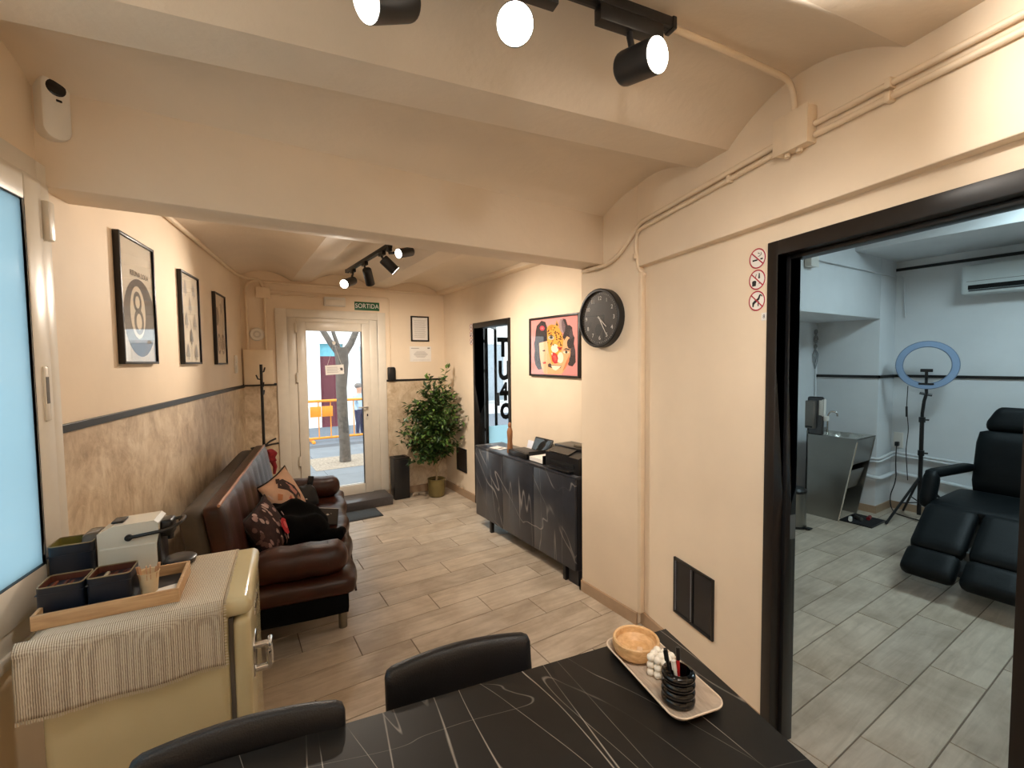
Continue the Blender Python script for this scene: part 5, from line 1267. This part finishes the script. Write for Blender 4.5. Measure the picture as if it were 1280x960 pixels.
# ================================================================== TREATMENT ROOM
# steel knee-operated sink: local x = along the alcove, y towards the alcove wall
t = thing('steel_sink', 'freestanding stainless steel sink in the treatment room alcove', 'sink', (5.03, 2.33, 0))
side = [(0.0, 0.0), (-0.30, 0.0), (-0.44, 0.80), (-0.44, 0.825), (0.0, 0.825)]
ob('side_panel', G().prism(side, 'x', 0.0, 0.012), steel, t, smooth=False)
ob('side_panel', G().prism(side, 'x', 0.41, 0.422), steel, t, smooth=False)
ob('front_edge', G().tube([(0.004, -0.303, 0.0), (0.004, -0.443, 0.80)], 0.007, 8), M('steel_bright', srgb(200, 198, 190), 0.25, 0.9, var=0.02), t)
ob('apron', G().prism([(-0.44, 0.82), (-0.43, 0.82), (-0.385, 0.57), (-0.395, 0.57)], 'x', 0.012, 0.41), steel, t, smooth=False)
ob('knee_plate', G().prism([(-0.37, 0.50), (-0.36, 0.50), (-0.30, 0.30), (-0.31, 0.30)], 'x', 0.05, 0.37), steel, t, smooth=False)
def basin(u, v):
    x = 0.01 + 0.402 * u; y = -0.44 + 0.44 * v
    d = max(0.0, 1 - ((x - 0.211) / 0.165) ** 2 - ((y + 0.235) / 0.16) ** 2)
    return (x, y, 0.826 - 0.13 * d ** 0.6)
ob('basin', G().surf(basin, 20, 20), M('steel_bright', (0, 0, 0, 1)), t, ang=80)
ob('back_panel', G().box(0.0, 0.422, -0.012, 0.0, 0.0, 0.86), steel, t)
ob('splash_back', G().box(0.0, 0.02, -0.15, -0.005, 0.825, 1.21, 0.02, seg=3), M('steel_dark', srgb(92, 92, 94), 0.35, 0.7, var=0.03), t)
ob('faucet', G().tube(bend([(0.14, -0.13, 0.82), (0.14, -0.13, 1.02), (0.15, -0.15, 1.06), (0.17, -0.20, 1.05), (0.175, -0.205, 1.01)], 0.03), 0.009, 10), chrome, t)
t = thing('towel_dispenser', 'steel towel dispenser on the sink splash panel', 'dispenser', (5.022, 2.285, 0.89))
ob('body', G().box(-0.045, 0.008, -0.045, 0.042, 0.0, 0.28, 0.008), M('steel_taupe', srgb(128, 122, 116), 0.4, 0.6, var=0.03), t)
ob('slot', G().box(-0.048, -0.04, -0.03, 0.03, 0.01, 0.025), plastic_b, t)
t = thing('soap_dispenser', 'white soap dispenser beside the steel towel dispenser', 'dispenser', (5.06, 2.205, 0.97))
ob('body', G().box(-0.03, 0.03, -0.03, 0.03, 0.04, 0.22, 0.015, seg=3), plastic_w, t)
ob('nozzle', G().box(-0.02, 0.02, -0.06, 0.0, 0.0, 0.05, 0.008), plastic_w, t)
t = thing('pedal_bin', 'steel pedal bin beside the black door frame', 'bin', (4.55, 2.20, 0))
ob('body', G().lathe([(0.095, 0), (0.095, 0.33), (0.09, 0.335)], 28), steel, t)
ob('lid', G().lathe([(0.098, 0.335), (0.1, 0.355), (0.08, 0.375), (0, 0.385)], 28, close=False), plastic_b, t)
ob('pedal', G().box(-0.03, 0.03, -0.15, -0.09, 0.008, 0.02, 0.004), plastic_b, t)
ob('base_ring', G().lathe([(0.099, 0.0), (0.099, 0.022)], 28), plastic_b, t)
t = thing('floor_mat', 'black mat on the floor before the steel sink', 'mat', (5.235, 1.90, 0))
ob('mat', G().box(-0.17, 0.17, -0.135, 0.135, 0, 0.012, 0.003), plastic_b, t)
ob('border', framebox(G(), -0.17, 0.17, -0.0, 0.0, 0.0, 0, 0, 0) if False else G().box(-0.16, 0.16, -0.125, 0.125, 0.0118, 0.0135), M('mat_top', srgb(20, 19, 22), 0.8), t)
rnd = random.Random(3)
for k, (lab, x, y, col, a) in enumerate((('white tube lying on the black mat under the sink', 5.12, 1.96, plastic_w, 20), ('silver tube lying on the black mat under the sink', 5.20, 1.93, steel, 60), ('red bottle lying on the black mat under the sink', 5.30, 1.87, M('bottle_red', srgb(120, 22, 30), 0.4), 10))):
    t = thing('tube_bottle', lab, 'bottle', (x, y, 0.031), R(a), 'bottles on the black mat')
    ob('body', G().tube([(-0.05, 0, 0), (0.03, 0, 0), (0.04, 0, 0)], [0.017, 0.017, 0.008], 10), col, t)
    ob('cap', G().tube([(0.038, 0, 0), (0.058, 0, 0)], 0.009, 10), plastic_b if k else plastic_w, t)
# wall ornament
t = thing('wall_ornament', 'pale hanging metal rose ornament above the sink', 'ornament', (5.53, 2.5, 1.5))
om = M('ornament_grey', srgb(150, 152, 154), 0.4, 0.5)
for z, r_ in ((0.38, 0.035), (0.30, 0.05), (0.22, 0.03)):
    ob('bloom', G().tube([(r_ * math.cos(R(a)) * (1 - a / 900), -0.012, z + r_ * math.sin(R(a)) * (1 - a / 900)) for a in range(0, 721, 30)], 0.005, 6), om, t)
for sx in (-1, 1):
    ob('leaf', G().tube([(0, -0.01, 0.2), (sx * 0.06, -0.012, 0.14), (sx * 0.045, -0.012, 0.06), (0, -0.01, -0.02)], 0.005, 6), om, t)
    ob('inner_leaf', G().tube([(0, -0.01, 0.18), (sx * 0.03, -0.012, 0.12), (0, -0.01, 0.04)], 0.004, 6), om, t)
ob('stem', G().tube([(0, -0.008, 0.4), (0, -0.008, -0.02), (0.004, -0.008, -0.32)], 0.0025, 5), om, t)
# pipes, small box, outlet
wp_ = M('pipe_white', srgb(214, 216, 218), 0.4, var=0.02)
conduit('upper white pipe running round the treatment room column', [(5.45, 2.35, 0.545), (5.565, 2.2, 0.55), (5.57, 1.90, 0.57), (5.935, 1.90, 0.60), (5.94, 0.6, 0.55)], r=0.013, mat=wp_, name='water_pipe', cat='pipe')
conduit('second white pipe just below the upper pipe', [(5.45, 2.35, 0.515), (5.568, 2.2, 0.52), (5.573, 1.893, 0.54), (5.93, 1.893, 0.57), (5.945, 0.6, 0.52)], r=0.009, mat=wp_, name='water_pipe', cat='pipe')
conduit('lower white waste pipe around the column', [(5.44, 2.2, 0.43), (5.56, 2.12, 0.39), (5.56, 1.885, 0.375), (5.93, 1.885, 0.39), (5.935, 0.6, 0.30)], r=0.02, mat=wp_, name='water_pipe', cat='pipe')
t = thing('junction_box', 'small white junction box on the treatment room bulkhead', 'junction box', (4.13, 1.93, 2.40))
ob('body', G().box(-0.06, 0.06, -0.05, 0, -0.05, 0.05, 0.005), plastic_w, t)
ob('lid', G().box(-0.063, 0.063, -0.056, -0.05, -0.053, 0.053, 0.002), plastic_w, t)
conduit('thin white conduit along the treatment room bulkhead', [(3.2, 1.915, 2.42), (5.9, 1.915, 2.43), (5.94, 1.86, 2.43), (5.952, 1.84, 2.0)], r=0.008, mat=wp_)
t = thing('power_outlet', 'white double socket on the treatment room wall by the column', 'socket', (5.97, 1.87, 0.73), R(-90))
ob('plate', G().box(-0.04, 0.04, -0.012, 0, -0.08, 0.08, 0.004), plastic_w, t)
ob('socket', G().lathe([(0.022, 0.012), (0.02, 0.004), (0, 0.004)], 18, mat=Matrix.Translation((0, -0.001, 0.04)) @ Matrix.Rotation(R(90), 4, 'X'), close=False), M('socket_grey', srgb(190, 190, 188), 0.4), t)
t = thing('power_cable', 'black power cable hanging from the wall socket to the floor', 'cable', (5.94, 1.87, 0.70))
ob('plug', G().box(-0.03, 0.015, -0.016, 0.016, -0.03, 0.015, 0.006), plastic_b, t)
ob('cord', G().tube(bend([(-0.02, 0, -0.03), (-0.03, 0.0, -0.2), (-0.06, -0.02, -0.38), (-0.09, 0.02, -0.55), (-0.12, 0.0, -0.66), (-0.2, -0.06, -0.693), (-0.25, -0.2, -0.693), (-0.28, -0.45, -0.693)], 0.08), 0.005, 7), plastic_b, t)
# ring light on tripod
RL = Vector((5.62, 1.565, 0))
t = thing('ring_light', 'large ring light on a black tripod in the treatment room', 'ring light', RL, math.atan2(-1.565, -5.62))
tilt = Matrix.Translation((0, 0, 1.52)) @ Matrix.Rotation(R(90), 4, 'Y')
prof = [(0.172, -0.016), (0.226, -0.016), (0.229, 0.0), (0.226, 0.016), (0.172, 0.016), (0.169, 0.0)]
def ringm(pr, mt):
    g = G(); n = 48; m = len(pr); vs = []
    for k in range(n):
        a = 2 * math.pi * k / n
        vs += [(r_ * math.cos(a), r_ * math.sin(a), z) for r_, z in pr]
    fs = [(k * m + i, k * m + (i + 1) % m, ((k + 1) % n) * m + (i + 1) % m, ((k + 1) % n) * m + i) for k in range(n) for i in range(m)]
    return g.add(vs, fs, mat=mt)
ob('ring', ringm(prof, tilt), M('ring_shell', srgb(110, 130, 158), 0.45, var=0.02), t)
ob('ring_diffuser', ringm([(0.176, 0.0165), (0.222, 0.0165), (0.222, 0.019), (0.176, 0.019)], tilt), M('ring_blue', srgb(140, 164, 196), 0.5, var=0.02), t)
ob('phone_holder', G().box(0.01, 0.03, -0.045, 0.045, 1.455, 1.485, 0.005).box(0.01, 0.028, -0.012, 0.012, 1.39, 1.46, 0.003).tube([(0.02, 0, 1.34), (0.02, 0, 1.40)], 0.012, 8), plastic_b, t)
ob('lower_clamp', G().box(-0.02, 0.025, -0.055, 0.055, 1.335, 1.352, 0.004), plastic_b, t)
ob('neck', G().tube([(0, 0, 1.34), (0, 0.005, 1.25), (0.01, -0.01, 1.18), (0, -0.02, 1.06), (0, -0.02, 1.0)], 0.014, 10), plastic_b, t)
ob('knob', G().tube([(0, -0.045, 1.255), (0, 0.045, 1.235)], 0.012, 8), plastic_b, t)
ob('pole', G().tube([(0, -0.02, 0.08), (0, -0.02, 1.0)], 0.017, 12), black, t)
for z in (1.0, 0.68):
    ob('collar', G().tube([(0, -0.02, z - 0.025), (0, -0.02, z + 0.025)], 0.025, 12).tube([(0, -0.02, z), (0, 0.03, z)], 0.008, 7), plastic_b, t)
for a in (200, 320, 80):
    c_, s_2 = math.cos(R(a)), math.sin(R(a))
    ob('leg', G().tube([(0, -0.02, 0.45), (0.36 * c_, -0.02 + 0.36 * s_2, 0.012)], 0.011, 8), black, t)
    ob('brace', G().tube([(0, -0.02, 0.2), (0.2 * c_, -0.02 + 0.2 * s_2, 0.205)], 0.006, 6), black, t)
ob('cord', G().tube(bend([(0, -0.13, 1.32), (0, -0.135, 1.1), (0, -0.115, 0.9), (0, -0.13, 0.7), (0, -0.11, 0.4)], 0.05), 0.004, 6), plastic_b, t)
ob('cord_switch', G().tube([(0, -0.135, 1.12), (0, -0.132, 1.02)], 0.009, 8), plastic_b, t)
# treatment chair facing the doorway
t = thing('treatment_chair', 'black padded treatment chair with split leg rests', 'treatment chair', (4.72, 0.895, 0), R(-1))
nl = 'navy_leather'
def pad(name, c, h, r, rot=(0, 0, 0), n=(8, 8, 5), parent=None):
    mt = Matrix.Translation(c) @ Matrix.Rotation(rot[2], 4, 'Z') @ Matrix.Rotation(rot[1], 4, 'Y') @ Matrix.Rotation(rot[0], 4, 'X')
    return ob(name, G().rbox((0, 0, 0), h, r, n, mat=mt), nl, parent or t, ang=80)
pad('seat', (0.02, 0, 0.475), (0.36, 0.30, 0.055), 0.04)
for sy in (-1, 1):
    y = sy * 0.152
    u = ob  # leg rest: upper and lower pad, hanging down towards the doorway
    pad('leg_pad', (-0.485, y, 0.378), (0.205, 0.145, 0.045), 0.04, (0, R(-37), 0))
    pad('foot_pad', (-0.735, y, 0.195), (0.105, 0.142, 0.05), 0.042, (0, R(-37), 0))
    pad('armrest', (0.15, sy * 0.295, 0.695), (0.29, 0.045, 0.034), 0.03, (0, 0, R(-9) * sy))
    pad('arm_post', (-0.15, sy * 0.335, 0.58), (0.055, 0.047, 0.145), 0.04, (0, R(24), 0))
pad('backrest', (0.46, 0, 0.74), (0.06, 0.235, 0.26), 0.05, (0, R(14), 0))
ob('headrest', G().rbox((0, 0, 0), (0.055, 0.215, 0.105), 0.05, (5, 12, 8), lambda p: (p[0], p[1] * (0.83 - 1.9 * p[2]) if p[2] > -0.03 else p[1] * 0.887, p[2]), mat=Matrix.Translation((0.555, 0, 1.085)) @ Matrix.Rotation(R(22), 4, 'Y')), nl, t, ang=80)
ob('head_post', G().tube([(0.52, -0.06, 0.95), (0.54, -0.06, 1.05)], 0.01, 8).tube([(0.52, 0.06, 0.95), (0.54, 0.06, 1.05)], 0.01, 8), chrome, t)
ob('leg_bracket', G().box(-0.60, -0.30, -0.02, 0.02, 0.24, 0.30, 0.004, mat=None), M('bracket_grey', srgb(110, 112, 112), 0.4, 0.6), t)
ob('column', G().box(-0.12, 0.12, -0.12, 0.12, 0.05, 0.43, 0.01), M('base_grey', srgb(70, 72, 74), 0.5), t)
ob('base_plate', G().box(-0.28, 0.34, -0.24, 0.24, 0, 0.05, 0.012), M('base_grey', (0, 0, 0, 1)), t)
# air conditioner
t = thing('air_conditioner', 'white wall air conditioner on the treatment room wall', 'air conditioner', (5.97, 0.98, 2.16), R(-90))
ob('body', G().box(-0.41, 0.41, -0.19, 0, 0, 0.27, 0.022, seg=4), M('ac_white', srgb(206, 212, 212), 0.35, var=0.01), t)
ob('front_line', G().box(-0.37, 0.40, -0.192, -0.188, 0.118, 0.121), M('seal_grey', (0, 0, 0, 1)), t)
ob('outlet', G().box(-0.36, 0.36, -0.193, -0.16, 0.045, 0.085, 0.003), M('slot_black', (0, 0, 0, 1)), t)
ob('louver', G().box(-0.355, 0.355, -0.197, -0.19, 0.028, 0.043, 0.003), M('ac_louver', srgb(70, 74, 76), 0.4), t)

# ================================================================== OUTSIDE
t = thing('street_tree', 'grey street tree trunk with forked branches outside the door', 'tree', (1.615, 7.68, 0))
bark = M('bark_grey', srgb(96, 90, 83), 0.9, var=0.2, vs=22, bmp=0.8, bs_=30)
ob('trunk', G().tube([(0, 0, -0.05), (0.0, 0, 0.25), (-0.02, 0, 0.7), (-0.03, 0, 1.2), (-0.005, 0, 1.6), (-0.02, 0, 1.85)], [0.095, 0.083, 0.082, 0.085, 0.10, 0.11], 16), bark, t)
for pts, r_ in (([(-0.03, 0, 1.72), (-0.18, 0.05, 1.95), (-0.34, 0.1, 2.25), (-0.6, 0.2, 2.9)], 0.055), ([(-0.02, 0.02, 1.75), (-0.10, 0.15, 2.1), (-0.15, 0.3, 2.6), (-0.1, 0.4, 3.2)], 0.035), ([(0.0, 0, 1.7), (0.14, 0.0, 1.92), (0.25, 0.02, 2.16), (0.4, 0.1, 2.9)], 0.062)):
    ob('branch', G().tube(pts, [r_, r_ * 0.85, r_ * 0.75, r_ * 0.5], 10), bark, t)
tag(ob('tree_pit', G().box(1.1, 2.15, 7.22, 8.18, -0.011, 0.004), M('pit_soil', srgb(160, 146, 128), 0.95, var=0.25, vs=30)), 'bare earth pit around the street tree', 'tree pit')
t = thing('work_barrier', 'orange street works barrier beyond the tree', 'barrier', (1.4, 10.2, -0.05))
orange = M('barrier_orange', srgb(238, 150, 44), 0.5)
ob('frame', G().tube([(0, 0, 0.04), (0, 0, 0.86)], 0.022, 8).tube([(1.9, 0, 0.04), (1.9, 0, 0.86)], 0.022, 8).tube([(0, 0, 0.86), (1.9, 0, 0.86)], 0.028, 8).tube([(0, 0, 0.08), (1.9, 0, 0.08)], 0.025, 8), orange, t)
for k in range(1, 8):
    ob('bar', G().tube([(k * 0.237, 0, 0.08), (k * 0.237, 0, 0.85)], 0.011, 6), orange, t)
for x0 in (0.07, 0.30):
    ob('panel', G().box(x0, x0 + 0.215, -0.03, -0.01, 0.53, 0.75, 0.005), orange, t)
for x in (0.1, 1.75):
    ob('foot', G().box(x - 0.03, x + 0.03, -0.22, 0.22, 0, 0.05, 0.01), orange, t)
# small person behind the barrier
t = thing('person', 'person in a pale blue top and navy trousers behind the barrier', 'person', (2.57, 10.62, -0.05), R(30))
me = bpy.data.meshes.new('figure')
V = [(0, 0, 0.58, 0.085), (0, 0, 0.72, 0.08), (0, 0.0, 0.88, 0.095), (0, 0, 0.965, 0.045), (0, -0.01, 1.01, 0.05), (0, -0.01, 1.09, 0.072), (0, -0.005, 1.16, 0.05),
     (0.07, 0, 0.53, 0.07), (0.075, 0.0, 0.30, 0.05), (0.075, 0.01, 0.06, 0.036), (0.08, -0.08, 0.025, 0.028), (-0.07, 0, 0.53, 0.07), (-0.075, -0.03, 0.30, 0.05), (-0.075, 0.0, 0.06, 0.036), (-0.08, -0.09, 0.025, 0.028),
     (0.13, 0, 0.89, 0.045), (0.17, 0.0, 0.72, 0.034), (0.15, -0.1, 0.60, 0.027), (0.14, -0.15, 0.58, 0.02), (-0.13, 0, 0.89, 0.045), (-0.17, 0.0, 0.72, 0.034), (-0.16, -0.08, 0.58, 0.027), (-0.15, -0.12, 0.55, 0.02)]
E_ = [(0, 1), (1, 2), (2, 3), (3, 4), (4, 5), (5, 6), (0, 7), (7, 8), (8, 9), (9, 10), (0, 11), (11, 12), (12, 13), (13, 14), (2, 15), (15, 16), (16, 17), (17, 18), (2, 19), (19, 20), (20, 21), (21, 22)]
me.from_pydata([v[:3] for v in V], E_, [])
pm, nt, b = newmat('person_mat')
sp = nd(nt, 'ShaderNodeSeparateXYZ'); tc = nd(nt, 'ShaderNodeTexCoord'); nt.links.new(tc.outputs['Object'], sp.inputs[0])
cr = nd(nt, 'ShaderNodeValToRGB'); cr.color_ramp.interpolation = 'CONSTANT'
e = cr.color_ramp.elements; e[0].position = 0; e[0].color = srgb(40, 38, 40); e[1].position = 0.04; e[1].color = srgb(44, 52, 86)
for p_, c_ in ((0.60, srgb(176, 204, 222)), (0.955, srgb(206, 160, 136)), (1.09, srgb(150, 146, 142))):
    x = e.new(p_ / 1.25); x.color = c_
e[1].position = 0.04 / 1.25
nt.links.new(math_(nt, 'DIVIDE', sp.outputs['Z'], 1.25), cr.inputs[0]); nt.links.new(cr.outputs[0], b.inputs['Base Color']); b.inputs['Roughness'].default_value = 0.85
me.materials.append(pm)
o = bpy.data.objects.new('figure', me); C.objects.link(o); o.parent = t
md = o.modifiers.new('skin', 'SKIN')
for i, v in enumerate(V):
    me.skin_vertices[0].data[i].radius = (v[3], v[3])
me.skin_vertices[0].data[0].use_root = True
md2 = o.modifiers.new('sub', 'SUBSURF'); md2.levels = 1; md2.render_levels = 1
ob('hair', G().rbox((0, 0.01, 1.13), (0.072, 0.078, 0.06), 0.055, (6, 6, 6)), M('hair_grey', srgb(120, 116, 112), 0.8), t, ang=80)
